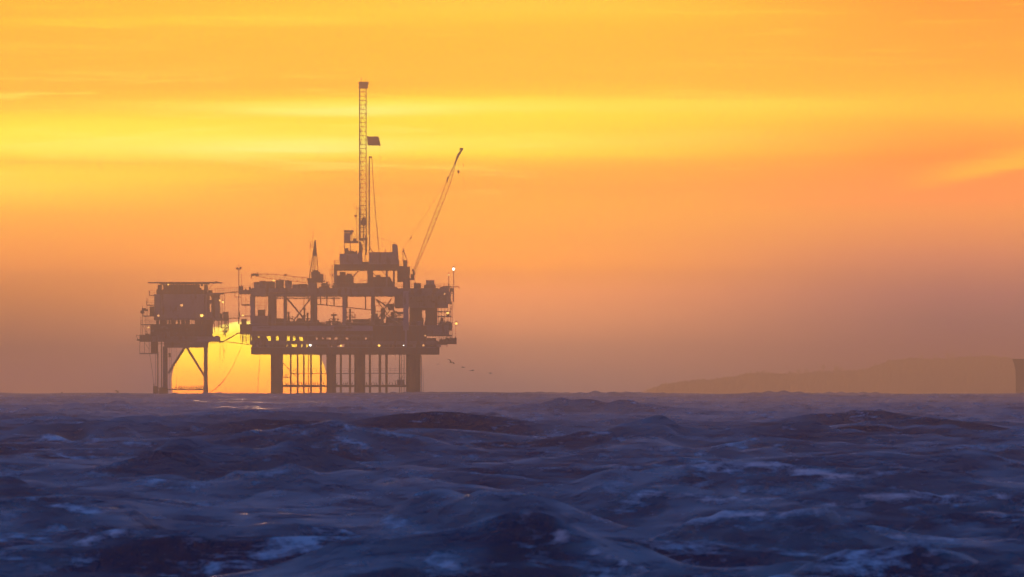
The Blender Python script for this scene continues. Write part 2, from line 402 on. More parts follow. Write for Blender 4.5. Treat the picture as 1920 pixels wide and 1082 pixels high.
    # slopes of waves too small for the mesh
    def vm(op, a, c):
        n = nt.nodes.new('ShaderNodeVectorMath'); n.operation = op
        for i, q in enumerate((a, c)):
            if isinstance(q, tuple): n.inputs[i].default_value = q
            else: L.new(q, n.inputs[i])
        return n.outputs[0]
    def tilt(nrm, fac, k):
        m_ = nt.nodes.new('ShaderNodeMath'); m_.operation = 'MULTIPLY_ADD'; L.new(fac, m_.inputs[0]); m_.inputs[1].default_value = -k; m_.inputs[2].default_value = k * .5
        c = nt.nodes.new('ShaderNodeCombineXYZ'); L.new(m_.outputs[0], c.inputs[1])
        return vm('ADD', nrm, c.outputs[0])
    nb = tilt(nb, nz(1.7, (.6, .06, 4.5), 6, .70, .3), 3.0)
    nb = tilt(nb, nz(.22, (1, .06, 4), 5, .65, .4), 1.7)
    nn = nt.nodes.new('ShaderNodeVectorMath'); nn.operation = 'NORMALIZE'; L.new(nb, nn.inputs[0])
    L.new(nn.outputs[0], b.inputs['Normal'])
    at_ = nt.nodes.new('ShaderNodeAttribute'); at_.attribute_name = 'foam'
    def mth(op, a, c, clamp=False):
        n = nt.nodes.new('ShaderNodeMath'); n.operation = op; n.use_clamp = clamp
        for i, v in enumerate((a, c)):
            if isinstance(v, (int, float)): n.inputs[i].default_value = v
            else: L.new(v, n.inputs[i])
        return n.outputs[0]
    br = nz(1.4, (1, .22, 3), 8, .72, .5)
    br2 = nz(.16, (1, .3, 1), 4, .55, .4)
    wr = nz(.7, (.7, .06, 5), 7, .72, .5)
    v = mth('ADD', at_.outputs['Fac'], mth('MULTIPLY', mth('SUBTRACT', br, .5), 2.4))
    v = mth('ADD', v, mth('MULTIPLY', mth('SUBTRACT', br2, .5), .9))
    v = mth('ADD', v, mth('MULTIPLY', mth('SUBTRACT', wr, .46), 2.0))
    mr = nt.nodes.new('ShaderNodeMapRange'); mr.interpolation_type = 'SMOOTHSTEP'
    mr.inputs['From Min'].default_value = .34; mr.inputs['From Max'].default_value = .86; L.new(v, mr.inputs[0])
    mx = nt.nodes.new('ShaderNodeMix'); mx.data_type = 'RGBA'
    L.new(mr.outputs[0], mx.inputs[0]); mx.inputs[6].default_value = (.005, .017, .07, 1); mx.inputs[7].default_value = (.78, .80, .80, 1)
    L.new(mx.outputs[2], b.inputs['Base Color'])
    m2 = nt.nodes.new('ShaderNodeMapRange'); L.new(mr.outputs[0], m2.inputs[0]); m2.inputs['To Min'].default_value = .27; m2.inputs['To Max'].default_value = .8
    L.new(m2.outputs[0], b.inputs['Roughness'])
    # thin crests of foam let the low sun through
    tr = nt.nodes.new('ShaderNodeBsdfTranslucent'); tr.inputs[0].default_value = (.85, .8, .75, 1)
    mrt = nt.nodes.new('ShaderNodeMapRange'); L.new(at_.outputs['Fac'], mrt.inputs[0]); mrt.inputs['From Min'].default_value = .3; mrt.inputs['From Max'].default_value = .65; mrt.inputs['To Max'].default_value = .26
    mst = nt.nodes.new('ShaderNodeMixShader'); L.new(mth('MULTIPLY', mrt.outputs[0], mr.outputs[0]), mst.inputs[0]); L.new(b.outputs[0], mst.inputs[1]); L.new(tr.outputs[0], mst.inputs[2])
    L.new(mst.outputs[0], nt.nodes['Material Output'].inputs[0])
    me.materials.append(m)
    o = bpy.data.objects.new('sea', me); COL.objects.link(o)
    tag(o, 'choppy dark blue evening sea with breaking foam crests', kind='structure')
build_sea()

# ------------------------------------------------------------------ distant headland
def at_dist(px, py, d):
    a = (px - 960) * K
    return (d * math.sin(a), d * math.cos(a), EYE + (PY0 - py) * K * d)
M_HILL = material('scrub_hillside', (.07, .075, .05), .95, scale=.01)
def build_hills():
    prof = [(1165,744),(1190,739),(1240,724),(1300,714),(1370,706),(1420,700),(1500,699),(1560,698),(1620,692),(1640,684),(1680,675),(1740,671),(1800,669),(1860,668),(1920,672),(2000,664),(2150,655),(2400,668),(2700,690),(3000,738)]
    d = 11600.0; n = 420; rows = 14
    px = np.linspace(prof[0][0], prof[-1][0], n); py = np.interp(px, [p[0] for p in prof], [p[1] for p in prof])
    py = py + 1.6 * np.sin(px / 23.) + .9 * np.sin(px / 7.1 + 2) + .5 * np.sin(px / 3.3)
    bm = bmesh.new(); g = []
    rg = np.random.RandomState(3)
    for j in range(rows):
        f = j / (rows - 1); row = []
        for i in range(n):
            # slope rises from the shore at f=0 to the ridge at f=.6 and falls behind
            h = math.sin(min(f / .6, 1) * math.pi / 2) ** .8 if f <= .6 else math.cos((f - .6) / .4 * math.pi / 2)
            dd = d - 350 + 850 * f
            x, y, z = at_dist(px[i], py[i], d)
            x = x * dd / d; y = y * dd / d
            base = -dd * dd / (2 * RE) - 1.0 if j else -dd * dd / (2 * RE) - 3.0
            zz = base + (z - base) * max(h, 0) + rg.normal(0, 1.0) * (0 < j < rows - 1 and abs(f - .6) > .05)
            row.append(bm.verts.new((x, y, zz)))
        g.append(row)
    for j in range(rows - 1):
        for i in range(n - 1): bm.faces.new((g[j][i], g[j][i+1], g[j+1][i+1], g[j+1][i]))
    me = bpy.data.meshes.new('hills'); bm.to_mesh(me); bm.free()
    o = mesh_obj('hills', me, M_HILL); tag(o, 'long hazy headland fading into the dusk on the right', kind='structure')
    return lambda p: float(np.interp(p, px, py)), d
ridge_y, HD = build_hills()

# ------------------------------------------------------------------ air
def build_haze():
    w, t, b = HBOX[0], HBOX[1], -15.0
    bm = bmesh.new(); bmesh.ops.create_cube(bm, size=1)
    for v in bm.verts: v.co = Vector((v.co.x * 2 * w, v.co.y * 2 * w, b if v.co.z < 0 else t))
    me = bpy.data.meshes.new('haze'); bm.to_mesh(me); bm.free()
    m = bpy.data.materials.new('haze_air'); m.use_nodes = True; nt = m.node_tree; nt.nodes.clear()
    o_ = nt.nodes.new('ShaderNodeOutputMaterial'); pv = nt.nodes.new('ShaderNodeVolumePrincipled')
    pv.inputs['Density'].default_value = SIG; pv.inputs['Color'].default_value = (.98, .72, .42, 1); pv.inputs['Anisotropy'].default_value = .82
    nt.links.new(pv.outputs[0], o_.inputs['Volume'])
    o = mesh_obj('haze', me, m); tag(o, 'warm evening haze over the water', kind='stuff')
build_haze()

# ================================================================== the platforms
# Everything below is laid out in metres on the platforms' own elevation: hx() and hz() turn a
# column / row of the elevation drawing (0.14 m each) into metres, w is the depth away from the beach.
SEA_Z = -D * D / (2 * RE)
def hx(px): return (px - 960) * S
def hz(py): return EYE + (PY0 - py) * S
def V3(px, py, w=0.0): return Vector((hx(px), D + w, hz(py)))

STEEL  = material('grey_painted_steel', (.16, .165, .18), .55, .1, .2, .5, rust=.35)
DARK   = material('dark_weathered_steel', (.07, .065, .065), .7, .1, .3, .6, rust=.6)
PALE   = material('pale_blue_grey_paint', (.27, .28, .36), .5, 0, .12, .3, rust=.15)
HOUSE  = material('grey_cladding', (.22, .21, .25), .6, 0, .12, .4, rust=.2)
RUST   = material('rusty_marine_steel', (.09, .06, .05), .85, 0, .35, .8, rust=.8)
CABLE  = material('greased_wire_rope', (.06, .06, .06), .6)
MASTY  = material('mast_orange_paint', (.15, .07, .04), .55, 0, .2, .4, rust=.4)
BIRDM  = material('dark_feathers', (.03, .028, .028), .9, scale=8)
CONT   = [material('container_' + n, c, .6, 0, .18, .5, rust=.4) for n, c in (('red', (.2, .06, .04)), ('blue', (.05, .09, .18)), ('grey', (.2, .2, .2)), ('green', (.06, .12, .08)))]
def lamp_mat(name, col, st):
    m = bpy.data.materials.new(name); m.use_nodes = True; b = m.node_tree.nodes['Principled BSDF']
    b.inputs['Base Color'].default_value = (.8, .7, .5, 1); b.inputs['Emission Color'].default_value = (*col, 1); b.inputs['Emission Strength'].default_value = st
    return m
LAMP_Y = lamp_mat('sodium_lamp_glass', (1, .52, .08), 5.0)
LAMP_O = lamp_mat('warm_lamp_glass', (1, .42, .10), 2.2)
LAMP_W = lamp_mat('white_lamp_glass', (1, .93, .82), 7.0)

class MB:
    def __init__(s): s.v = []; s.f = []
    def box(s, x0, x1, y0, y1, z0, z1, top=None):
        i = len(s.v)
        t = top or (x0, x1, y0, y1)
        s.v += [(x0,y0,z0),(x1,y0,z0),(x1,y1,z0),(x0,y1,z0),(t[0],t[2],z1),(t[1],t[2],z1),(t[1],t[3],z1),(t[0],t[3],z1)]
        s.f += [tuple(i+k for k in f) for f in ((3,2,1,0),(4,5,6,7),(0,1,5,4),(1,2,6,5),(2,3,7,6),(3,0,4,7))]
        return s
    def pbox(s, x0, y0, x1, y1, w0, w1):
        """box from rows and columns of the elevation"""
        return s.box(hx(x0), hx(x1), D + w0, D + w1, hz(y1), hz(y0))
    def bar(s, p, q, r, r2=None, n=6):
        p = Vector(p); q = Vector(q); d = q - p
        if d.length < 1e-6: return s
        d.normalize(); a = d.orthogonal().normalized(); b = d.cross(a)
        r2 = r if r2 is None else r2; i = len(s.v)
        for c, rr in ((p, r), (q, r2)):
            for k in range(n):
                t = 2 * math.pi * k / n
                s.v.append(tuple(c + a * (rr * math.cos(t)) + b * (rr * math.sin(t))))
        for k in range(n): s.f.append((i+k, i+(k+1)%n, i+n+(k+1)%n, i+n+k))
        s.f.append(tuple(i+k for k in range(n-1,-1,-1))); s.f.append(tuple(i+n+k for k in range(n)))
        return s
    def pbar(s, a, b, wpx, w2=None, n=6):
        a = a if len(a) == 3 else (*a, 0); b = b if len(b) == 3 else (*b, 0)
        return s.bar(V3(*a), V3(*b), wpx * S / 2, None if w2 is None else w2 * S / 2, n)
    def path(s, pts, r, n=5):
        for a, b in zip(pts[:-1], pts[1:]): s.bar(a, b, r, n=n)
        return s
    def lathe(s, c, prof, n=14):
        i = len(s.v); c = Vector(c)
        for r, z in prof:
            for k in range(n):
                t = 2 * math.pi * k / n; s.v.append((c.x + r * math.cos(t), c.y + r * math.sin(t), c.z + z))
        for j in range(len(prof) - 1):
            for k in range(n): s.f.append((i+j*n+k, i+j*n+(k+1)%n, i+(j+1)*n+(k+1)%n, i+(j+1)*n+k))
        s.f.append(tuple(i+k for k in range(n-1,-1,-1))); m = i+(len(prof)-1)*n; s.f.append(tuple(m+k for k in range(n)))
        return s
    def ball(s, c, r, n=8, sz=1.0):
        return s.lathe(c, [(max(.01, r*math.cos(t)), r*sz*math.sin(t)) for t in np.linspace(-1.5, 1.5, 6)], n)
    def build(s, name, mat, parent=None, smooth=False):
        o0 = wloc(parent) if parent else Vector((0, 0, 0))
        me = bpy.data.meshes.new(name)
        me.from_pydata([tuple(Vector(v) - o0) for v in s.v], [], s.f); me.update()
        if smooth: me.polygons.foreach_set('use_smooth', [True] * len(me.polygons))
        return mesh_obj(name, me, mat, parent)

def part(name, mat, parent, *boxes, label=None):
    m = MB()
    for b in boxes: m.pbox(*b)
    o = m.build(name, mat, parent)
    if label: o['label'] = label
    return o
def tube(name, mat, parent, a, b, w, w2=None, n=8): return MB().pbar(a, b, w, w2, n).build(name, mat, parent)

def railing(parent, x0, x1, py, w0, w1, sides='fblr', h=1.1, step=1.8, name='railing'):
    """posts with two rails along the chosen edges (front, back, left, right) of a deck"""
    z = hz(py); X0, X1 = hx(x0), hx(x1); Y0, Y1 = D + w0, D + w1
    seg = {'f': ((X0,Y0),(X1,Y0)), 'b': ((X0,Y1),(X1,Y1)), 'l': ((X0,Y0),(X0,Y1)), 'r': ((X1,Y0),(X1,Y1))}
    for k in sides:
        (ax, ay), (bx_, by) = seg[k]; m = MB(); L = math.hypot(bx_-ax, by-ay); n = max(1, int(L / step))
        for i in range(n + 1):
            t = i / n; x = ax + (bx_-ax)*t; y = ay + (by-ay)*t
            m.bar((x, y, z), (x, y, z + h), .035, n=4)
        for hh in (h, h * .55): m.bar((ax, ay, z + hh), (bx_, by, z + hh), .03, n=4)
        m.build(name, STEEL, parent)
def deck(parent, x0, x1, top, bot, w0, w1, beams=5, mat=None, mb=None):
    """plate on a grid of deep girders"""
    part('deck_plate', mat or STEEL, parent, (x0, top, x1, top + 1.6, w0, w1))
    zt, zb = top + 1.65, bot
    for e, (a, b) in enumerate(((w0 + .1, w0 + .5), (w1 - .5, w1 - .1))):
        part('edge_girder', mb or STEEL, parent, (x0 + .5, zt, x1 - .5, zb, a, b))
    for i in range(beams):
        ww = w0 + .6 + (w1 - w0 - 1.6) * (i + .5) / beams
        part('deck_beam', DARK, parent, (x0 + .7, zt, x1 - .7, zb - 1, ww, ww + .4))
    n = max(2, int((x1 - x0) * S / 6))
    for i in range(n + 1):
        xx = x0 + .8 + (x1 - x0 - 4.6) * i / n
        m = MB(); m.pbox(xx, zt, xx + 2.5, zb - .4, w0 + .52, w1 - .52); m.build('cross_girder', DARK, parent)
def ladder(parent, px, y0, y1, w, name='ladder', rungs=True, wid=3.5):
    m = MB()
    for s_ in (-1, 1): m.pbar((px + s_ * wid / 2, y0, w), (px + s_ * wid / 2, y1, w), .7, n=4)
    n = int(abs(y1 - y0) * S / .6)
    for i in range(n):
        yy = y0 + (y1 - y0) * (i + .5) / n
        m.pbar((px - wid / 2, yy, w), (px + wid / 2, yy, w), .35, n=4)
    return m.build(name, STEEL, parent)
def valve_tree(parent, px, base, w, h, name='valve_tree'):
    """a wellhead: stacked spool pieces with side wings and hand wheels"""
    m = MB(); z0 = hz(base); c = (hx(px), D + w, z0)
    m.lathe(c, [(.35,0),(.35,h*.15),(.55,h*.16),(.55,h*.22),(.28,h*.24),(.28,h*.5),(.5,h*.52),(.5,h*.58),(.22,h*.6),(.22,h*.85),(.32,h*.87),(.32,h)], 10)
    for s_ in (-1, 1):
        m.bar((c[0], c[1], z0+h*.4), (c[0]+s_*h*.34, c[1], z0+h*.4), .16, n=6)
        m.lathe((c[0]+s_*h*.36, c[1], z0+h*.33), [(.3,0),(.3,h*.03),(.1,h*.05),(.1,h*.22),(.3,h*.24),(.3,h*.27)], 8)
    return m.build(name, DARK, parent)
def vessel(parent, px0, px1, cy, r, w, name='process_vessel', mat=None):
    m = MB(); a = V3(px0, cy, w); b = V3(px1, cy, w); rr = r * S
    m.bar(a + Vector((rr*.5,0,0)), b - Vector((rr*.5,0,0)), rr, n=14); m.bar(a, a + Vector((rr*.5,0,0)), rr*.55, rr, 14); m.bar(b - Vector((rr*.5,0,0)), b, rr, rr*.55, 14)
    for t in (.25, .75):
        x = a.x + (b.x-a.x)*t; m.box(x-.15, x+.15, a.y-rr*.7, a.y+rr*.7, a.z-rr*1.35, a.z-rr*.7)
    return m.build(name, mat or HOUSE, parent)
def tank(parent, px, base, r, h, w, name='storage_tank', mat=None, cone=True):
    p = [(r*S,0),(r*S,h*S*.88),(r*S*.6,h*S*.97),(.15,h*S)] if cone else [(r*S,0),(r*S,h*S)]
    o = MB().lathe(V3(px, base, w), p, 16).build(name, mat or HOUSE, parent); return o
def lamp(parent, px, py, w, r=.28, mat=None, name='floodlight'):
    r *= .85
    m = MB(); c = V3(px, py, w)
    m.bar(c + Vector((0, .75, .25)), c + Vector((0, .15, .1)), .05, n=5)
    m.lathe(c + Vector((0, .12, .0)), [(r*1.0, r*.5), (r*1.15, r*.9), (r*.5, r*1.4), (.05, r*1.5)], 10)
    o = m.build(name, STEEL, parent)
    g = MB().ball(c, r, 10).build('lamp_glass', mat or LAMP_Y, o, True)
    return o
def skid(parent, rg, x0, x1, base, hmax, w0, w1, n, tall=.0):
    """small deck equipment, one part each"""
    for i in range(n):
        px = rg.uniform(x0, x1); w = rg.uniform(w0, w1); h = rg.uniform(.35, 1) * hmax; k = rg.randint(5)
        if k == 0:
            wd = rg.uniform(4, 11); part('equipment_cabinet', [HOUSE, DARK, STEEL][rg.randint(3)], parent, (px, base - h, px + wd, base, w, w + rg.uniform(1, 2.5)))
        elif k == 1:
            valve_tree(parent, px, base, w, h * S * 1.1)
        elif k == 2:
            m = MB(); z = hz(base); x = hx(px); hh = h * S
            ln = rg.uniform(1, 4)
            m.path([(x, D+w, z), (x, D+w, z+hh*.7), (x+ln, D+w, z+hh*.7), (x+ln, D+w, z)], .11, 6); m.build('pipe_run', DARK, parent)
        elif k == 3:
            tank(parent, px, base, rg.uniform(3, 6), h, w, 'small_tank')
        else:
            m = MB(); z = hz(base); x = hx(px); r_ = .35
            m.box(x-1, x+1, D+w-.5, D+w+.5, z, z+.25); m.bar((x-.8, D+w, z+.6), (x+.3, D+w, z+.6), r_, n=10); m.bar((x+.3, D+w, z+.6), (x+.8, D+w, z+.6), r_*.55, n=10)
            m.bar((x+.6, D+w, z+.6), (x+.6, D+w, z+max(.9, h*S)), .1, n=6); m.build('pump', DARK, parent)

# ------------------------------------------------------------------ main drilling platform
MP = thing('drilling_platform', 'large grey offshore drilling platform standing on thick legs right of the quarters platform', 'oil platform', (hx(650), D, SEA_Z))
rg = np.random.RandomState(5)
DEPTH = 17.0
# legs: four in front, four behind, each with a grouted pile sleeve
for px, wd, w in ((520.5, 23, -12), (620.5, 18, 11), (674.5, 19, -12), (775.5, 27, -12), (517.5, 17, 12), (776, 17, 12), (622, 15, -12.5), (676, 16, 12.5)):
    if (px, w) == (622, -12.5): px, wd = 621, 16
    m = MB(); m.bar(V3(px, 664, w), V3(px, 775, w), wd * S / 2, n=18)
    for yy in (667, 700, 724): m.bar(V3(px, yy, w), V3(px, yy + 1.6, w), wd * S / 2 + .07, n=18)
    m.build('leg', RUST, MP)
# conductor pipes between the legs
cond = [(545.5, 3.2, -4), (558, 3.2, 0), (570.2, 3.2, -6), (578, 1.6, 3), (583.3, 3.4, -2), (602, 4, -5), (639, 4, 2), (656.5, 4.1, -4), (693.6, 4.2, 0), (712.5, 4.8, -5), (724.5, 4.8, 3)]
for px, wd, w in cond:
    m = MB(); m.bar(V3(px, 656, w), V3(px, 775, w), wd * S / 2, n=10)
    for yy in (680, 705, 722): m.bar(V3(px, yy, w), V3(px, yy + 1.2, w), wd * S / 2 + .05, n=10)
    m.build('conductor_pipe', RUST, MP)
tube('riser_pipe', STEEL, MP, (790.3, 667, -13), (791.6, 770, -13), 1.6)
tube('riser_pipe', STEEL, MP, (793.5, 690, -13.5), (796, 768, -13.5), .6)
tube('riser_pipe', STEEL, MP, (749.8, 664, -9), (749.8, 770, -9), 2.0)
tube('riser_pipe', STEEL, MP, (753.4, 664, -8), (753.4, 738, -8), 1.2)
tube('riser_pipe', STEEL, MP, (758.2, 664, -10), (758.2, 770, -10), 1.2)
# wave-zone bracing
for w in (-12, 12):
    for xa, xb in ((528, 613), (629, 666), (684, 763)):
        tube('brace', RUST, MP, (xa, 723.8, w), (xb, 723.8, w), 4.2)
for w in (-11.0,):
    for xa, xb, y in ((529, 545, 707.5), (546, 612, 700.5), (629, 665, 700.3), (684, 761, 700)):
        tube('walkway', STEEL, MP, (xa, y, w), (xb, y, w), 1.5)
        m = MB()
        for t in np.arange(xa + 1, xb, 8): m.pbar((t, y, w), (t, y - 9, w), .5, n=4)
        for d_ in (5, 9): m.pbar((xa, y - d_, w), (xb, y - d_, w), .45, n=4)
        m.build('railing', STEEL, MP)
for px in (520.5, 621, 675, 775.5):
    tube('brace', RUST, MP, (px, 723.8, -12), (px, 723.8, 12), 4)
tube('brace', STEEL, MP, (532, 681, -10), (556, 706, -10), 1.3)
tube('brace', STEEL, MP, (534, 706, -4), (560, 688, 2), .8)
m = MB()
for xa in (742, 749, 758, 762):
    m.pbar((xa, 724, -11), (xa, 714 if xa < 745 else 668, -11), .8, n=4)
for yy in (676, 684, 692, 708, 716): m.pbar((749, yy, -11), (760, yy, -11), .5, n=4)
m.pbar((738, 714, -11), (749, 714, -11), .7, n=4); m.pbar((747, 722, -11), (757, 702, -11), 1.4, n=4); m.pbar((749, 706, -11), (760, 722, -11), 1.0, n=4)
m.build('boat_landing_stair', STEEL, MP)
part('boat_landing', STEEL, MP, (745, 712, 759, 724, -12.8, -10))
# cellar deck
deck(MP, 472, 824, 651, 665, -DEPTH, DEPTH, 6, mb=DARK)
part('solid_fascia', DARK, MP, (472.6, 652.8, 637, 664.6, -DEPTH - .05, -DEPTH + .05), (660, 652.8, 823.5, 664.6, -DEPTH - .05, -DEPTH + .05), (637, 652.8, 660, 656.5, -DEPTH - .05, -DEPTH + .05))
part('stringer', STEEL, MP, (470, 639, 822, 646.3, -DEPTH, -DEPTH + .4)); part('stringer', STEEL, MP, (473, 628, 822, 630.8, -DEPTH + .1, -DEPTH + .4)); part('stringer', STEEL, MP, (470, 640, 822, 645, DEPTH - .4, DEPTH))
# solid module walls behind the slots that the glow shines through
for xa, xb, ya, yb in ((473, 483, 627, 651), (487, 500, 627, 651), (500, 502, 636, 651), (508, 517, 627, 651), (523, 537.5, 627, 651), (502, 508, 639, 651), (517, 523, 640, 651), (543.5, 549, 627, 640), (555, 561, 627, 640), (568, 592, 627, 640),
                       (483, 487, 633, 640), (541, 546, 646, 651), (557, 560, 645.5, 651), (570, 572.5, 645.5, 651), (578, 580.5, 645.5, 651), (586, 593, 645, 651), (597, 606, 645.8, 651), (611, 615, 645.8, 651), (624, 632, 645.8, 651), (646, 824, 645.8, 651),
                       (596, 604, 627, 640), (607, 612, 627, 640), (621, 627, 627, 640), (633, 648, 627, 640), (653, 684, 627, 640), (688, 773, 627, 640), (780, 797, 627, 640), (800, 818, 634, 642)):
    part('module_wall', DARK if (int(xa) % 3) else STEEL, MP, (xa, ya, xb, yb, rg.uniform(-9, -2), rg.uniform(2, 9)))
part('module_wall', STEEL, MP, (592, 627, 800, 633.2, -4, -3)); part('module_wall', DARK, MP, (592, 636.6, 800, 641, -5, -4)); part('module_wall', DARK, MP, (592, 645, 640, 648, -4, -3))
for i in range(46):
    xx = 474 + i * 7.5 + rg.uniform(-1, 1)
    tube('stanchion', STEEL, MP, (xx, 626, -DEPTH + .3), (xx, 651, -DEPTH + .3), .7, n=5)
# mezzanine deck
deck(MP, 471, 842, 610, 628, -DEPTH, DEPTH, 6)
part('pale_fascia', PALE, MP, (474, 611.8, 628, 621, -DEPTH - .06, -DEPTH + .06), (650, 611.8, 700, 621, -DEPTH - .06, -DEPTH + .06), label='pale blue-grey fascia plate')
part('solid_fascia', DARK, MP, (700, 611.8, 800, 640, -DEPTH - .05, -DEPTH + .05), (474, 621.3, 700, 627.6, -DEPTH - .05, -DEPTH + .05))
# side outrigger on the right
part('outrigger_deck', DARK, MP, (822, 641, 856, 645.5, -9, 6)); part('outrigger_box', DARK, MP, (842, 634, 855.5, 641, -7, 3)); part('outrigger_box', DARK, MP, (824, 637, 840, 641, -8, 2))
railing(MP, 824, 856, 641, -9, 6, 'fr'); railing(MP, 800, 846, 620, -DEPTH, DEPTH, 'r')
for xx in (824, 832, 838, 844, 848): tube('stanchion', STEEL, MP, (xx, 612, -9), (xx, 641, -9), .9, n=5)
part('outrigger_bracket', STEEL, MP, (800, 628, 848, 631, -12, -10))
# columns in the open storey
cols = [(474, 6, 556, 612, -15, PALE), (510.7, 14, 556, 612, -10, STEEL), (535, 4, 556, 612, -15, STEEL), (588.5, 11, 556, 612, -12, STEEL), (646, 6, 556, 612, -15, PALE), (699.5, 6, 556, 612, -15, STEEL)]
for px, wd, a, b, w, mt in cols:
    for ww in (w, -w):
        part('column', mt, MP, (px - wd / 2, a, px + wd / 2, b, ww - wd * S / 2, ww + wd * S / 2))
part('column', PALE, MP, (756.8, 546.5, 767, 620, -DEPTH - 1.4, -DEPTH - .1), label='pale blue-grey column in front of the right-hand modules')
part('column', PALE, MP, (760, 620, 763.5, 652, -DEPTH - .7, -DEPTH - .2), label='slim pale column under the wide one')
# diagonal braces
for a, b, w in (((537, 557), (573, 600), 3.4), ((584, 560), (548, 606), 2.4), ((707, 562), (752, 592), 2.6), ((735, 560), (704, 606), 2.6), ((722, 592), (702, 618), 2.6), ((722, 592), (757, 612), 2.6)):
    tube('diagonal_brace', STEEL, MP, (*a, -14), (*b, -14), w)
tube('diagonal_brace', DARK, MP, (704, 560, 3), (740, 606, 3), 2); tube('diagonal_brace', DARK, MP, (750, 560, 5), (712, 604, 5), 2)
tube('header_pipe', DARK, MP, (594, 570.5, -8), (698, 581.5, -8), 1.8)
for xx, yb in ((602, 571), (613.5, 572), (627, 574), (651.5, 576.5), (686, 580)):
    tube('pipe_hanger', DARK, MP, (xx, 556, -8), (xx, yb, -8), 2.4)
tube('pipe_hanger', DARK, MP, (570.5, 556, -6), (570.5, 580, -6), 1.1); tube('pipe_hanger', DARK, MP, (578, 556, -6), (578.5, 566, -6), 1.6)
# open storey equipment
part('switch_room', DARK, MP, (484, 581, 497, 600, -8, 6)); part('switch_room', HOUSE, MP, (478, 592, 503, 612, -10, 8))
m = MB()
for xx in (484, 488, 492, 497, 500): m.pbar((xx, 557, -6), (xx, 583, -6), .8, n=4)
for yy in (567, 573): m.pbar((477, yy, -6), (503, yy, -6), .8, n=4)
m.pbar((484, 583, -6), (490, 567, -6), .7, n=4); m.pbar((497, 583, -6), (502, 565, -6), .7, n=4); m.build('cable_rack', STEEL, MP)
part('pump_house', DARK, MP, (519, 597, 534, 611, -6, 4)); part('pump_house', DARK, MP, (540, 603, 583, 611, -8, 8)); part('pump_house', DARK, MP, (556, 599, 568, 604, -5, 5))
valve_tree(MP, 571.5, 612, -8, 4.9); valve_tree(MP, 577, 612, -3, 3.6); valve_tree(MP, 541, 606, 2, 3.0)
valve_tree(MP, 626.5, 612, -10, 3.2); valve_tree(MP, 657, 605, -8, 3.6)
m = MB()
for xx in (620, 624.5, 629, 633): m.pbar((xx, 598, -9), (xx, 611, -9), .9, n=4)
m.pbar((618, 598, -9), (635, 598, -9), 1.6, n=4); m.pbar((621, 591, -9), (632, 591, -9), 3.5, n=6); m.pbar((626.5, 586, -9), (626.5, 598, -9), 1.6, n=4); m.build('wellhead_frame', DARK, MP)
m = MB()
for xx in (651.5, 656, 661.5): m.pbar((xx, 588, -7), (xx, 604, -7), .9, n=4)
m.pbar((650, 586, -7), (664, 586, -7), 2.2, n=4); m.build('wellhead_frame', DARK, MP)
part('generator_house', DARK, MP, (662, 598.5, 694, 611, -8, 6)); part('workshop', HOUSE, MP, (698.5, 606, 756, 612, -13, 8))
for i, (xa, ya, xb, yb) in enumerate(((714, 578, 722, 598), (727, 570, 739, 581), (741, 557, 756, 578), (724, 596, 757, 611), (703, 588, 708, 611), (745, 585, 756, 589), (733, 585, 740, 596))):
    part('process_module', [DARK, STEEL, HOUSE][i % 3], MP, (xa, ya, xb, yb, -8 + i % 3, 5 + i % 4))
m = MB()
for k in range(16):
    a = (rg.uniform(702, 756), rg.uniform(558, 606), rg.uniform(-8, 6)); b = (a[0] + rg.uniform(-14, 14), a[1] + rg.uniform(-3, 3), a[2])
    c_ = (b[0], b[1] + rg.uniform(6, 18), b[2])
    m.pbar(a, (min(b[0], 757), b[1], b[2]), 1.3, n=5); m.pbar((min(b[0], 757), b[1], b[2]), (min(c_[0], 757), c_[1], c_[2]), 1.3, n=5)
m.build('process_piping', DARK, MP)
skid(MP, rg, 520, 582, 612, 14, -8, 10, 9); skid(MP, rg, 596, 642, 612, 12, -10, 10, 10); skid(MP, rg, 650, 697, 612, 13, -10, 10, 8)
railing(MP, 472, 842, 610, -DEPTH, DEPTH, 'fb', step=2.4)
# right-hand modules
part('upper_module', HOUSE, MP, (768, 547.5, 845, 569, -13, 10), (740, 556, 768, 576, -10, 8)); part('upper_module', HOUSE, MP, (768, 569, 840, 577.5, -13, 10))
for xx in (781, 795, 809, 823, 836): part('wall_rib', STEEL, MP, (xx, 548, xx + 1, 577, -13.15, -13.0))
part('process_tower', DARK, MP, (768, 577.5, 791.5, 612, -9, 6)); part('process_tower', DARK, MP, (798, 577.5, 820, 612, -9, 6)); part('process_tower', DARK, MP, (791.5, 577.5, 798, 582, -6, 4))
m = MB(); m.box(hx(791.5), hx(794), D - 7, D + 4, hz(612), hz(596)); m.build('process_tower', DARK, MP)
for xx in (822.5, 828, 834, 840, 845, 848): tube('stanchion', STEEL, MP, (xx, 577, -12), (xx, 620, -12), 1.1, n=5)
for ya, xa, xb in ((584, 820, 846), (593, 820, 849), (606, 820, 849), (612, 820, 849)): part('platform_landing', STEEL, MP, (xa, ya, xb, ya + 1.8, -12, -2))
part('equipment_cabinet', DARK, MP, (826, 596, 832, 606, -9, -5)); part('equipment_cabinet', DARK, MP, (837, 585, 843, 593, -9, -6)); part('equipment_cabinet', DARK, MP, (830, 606, 847, 620, -10, 2))
m = MB()
for xa in (845.5, 849.5): m.pbar((xa, 541, -11), (xa, 600 if xa < 848 else 578, -11), .9, n=4)
for yy in range(545, 578, 5): m.pbar((845.5, yy, -11), (849.5, yy, -11), .7, n=4)
m.pbar((849.5, 572, -11), (846, 582, -11), 1, n=4); m.build('caged_ladder', STEEL, MP)
part('landing', STEEL, MP, (840, 566, 848, 571, -12, -7)); part('landing', STEEL, MP, (840, 549, 850, 551, -12, -7)); part('landing', DARK, MP, (843, 541, 850, 548, -12, -7))
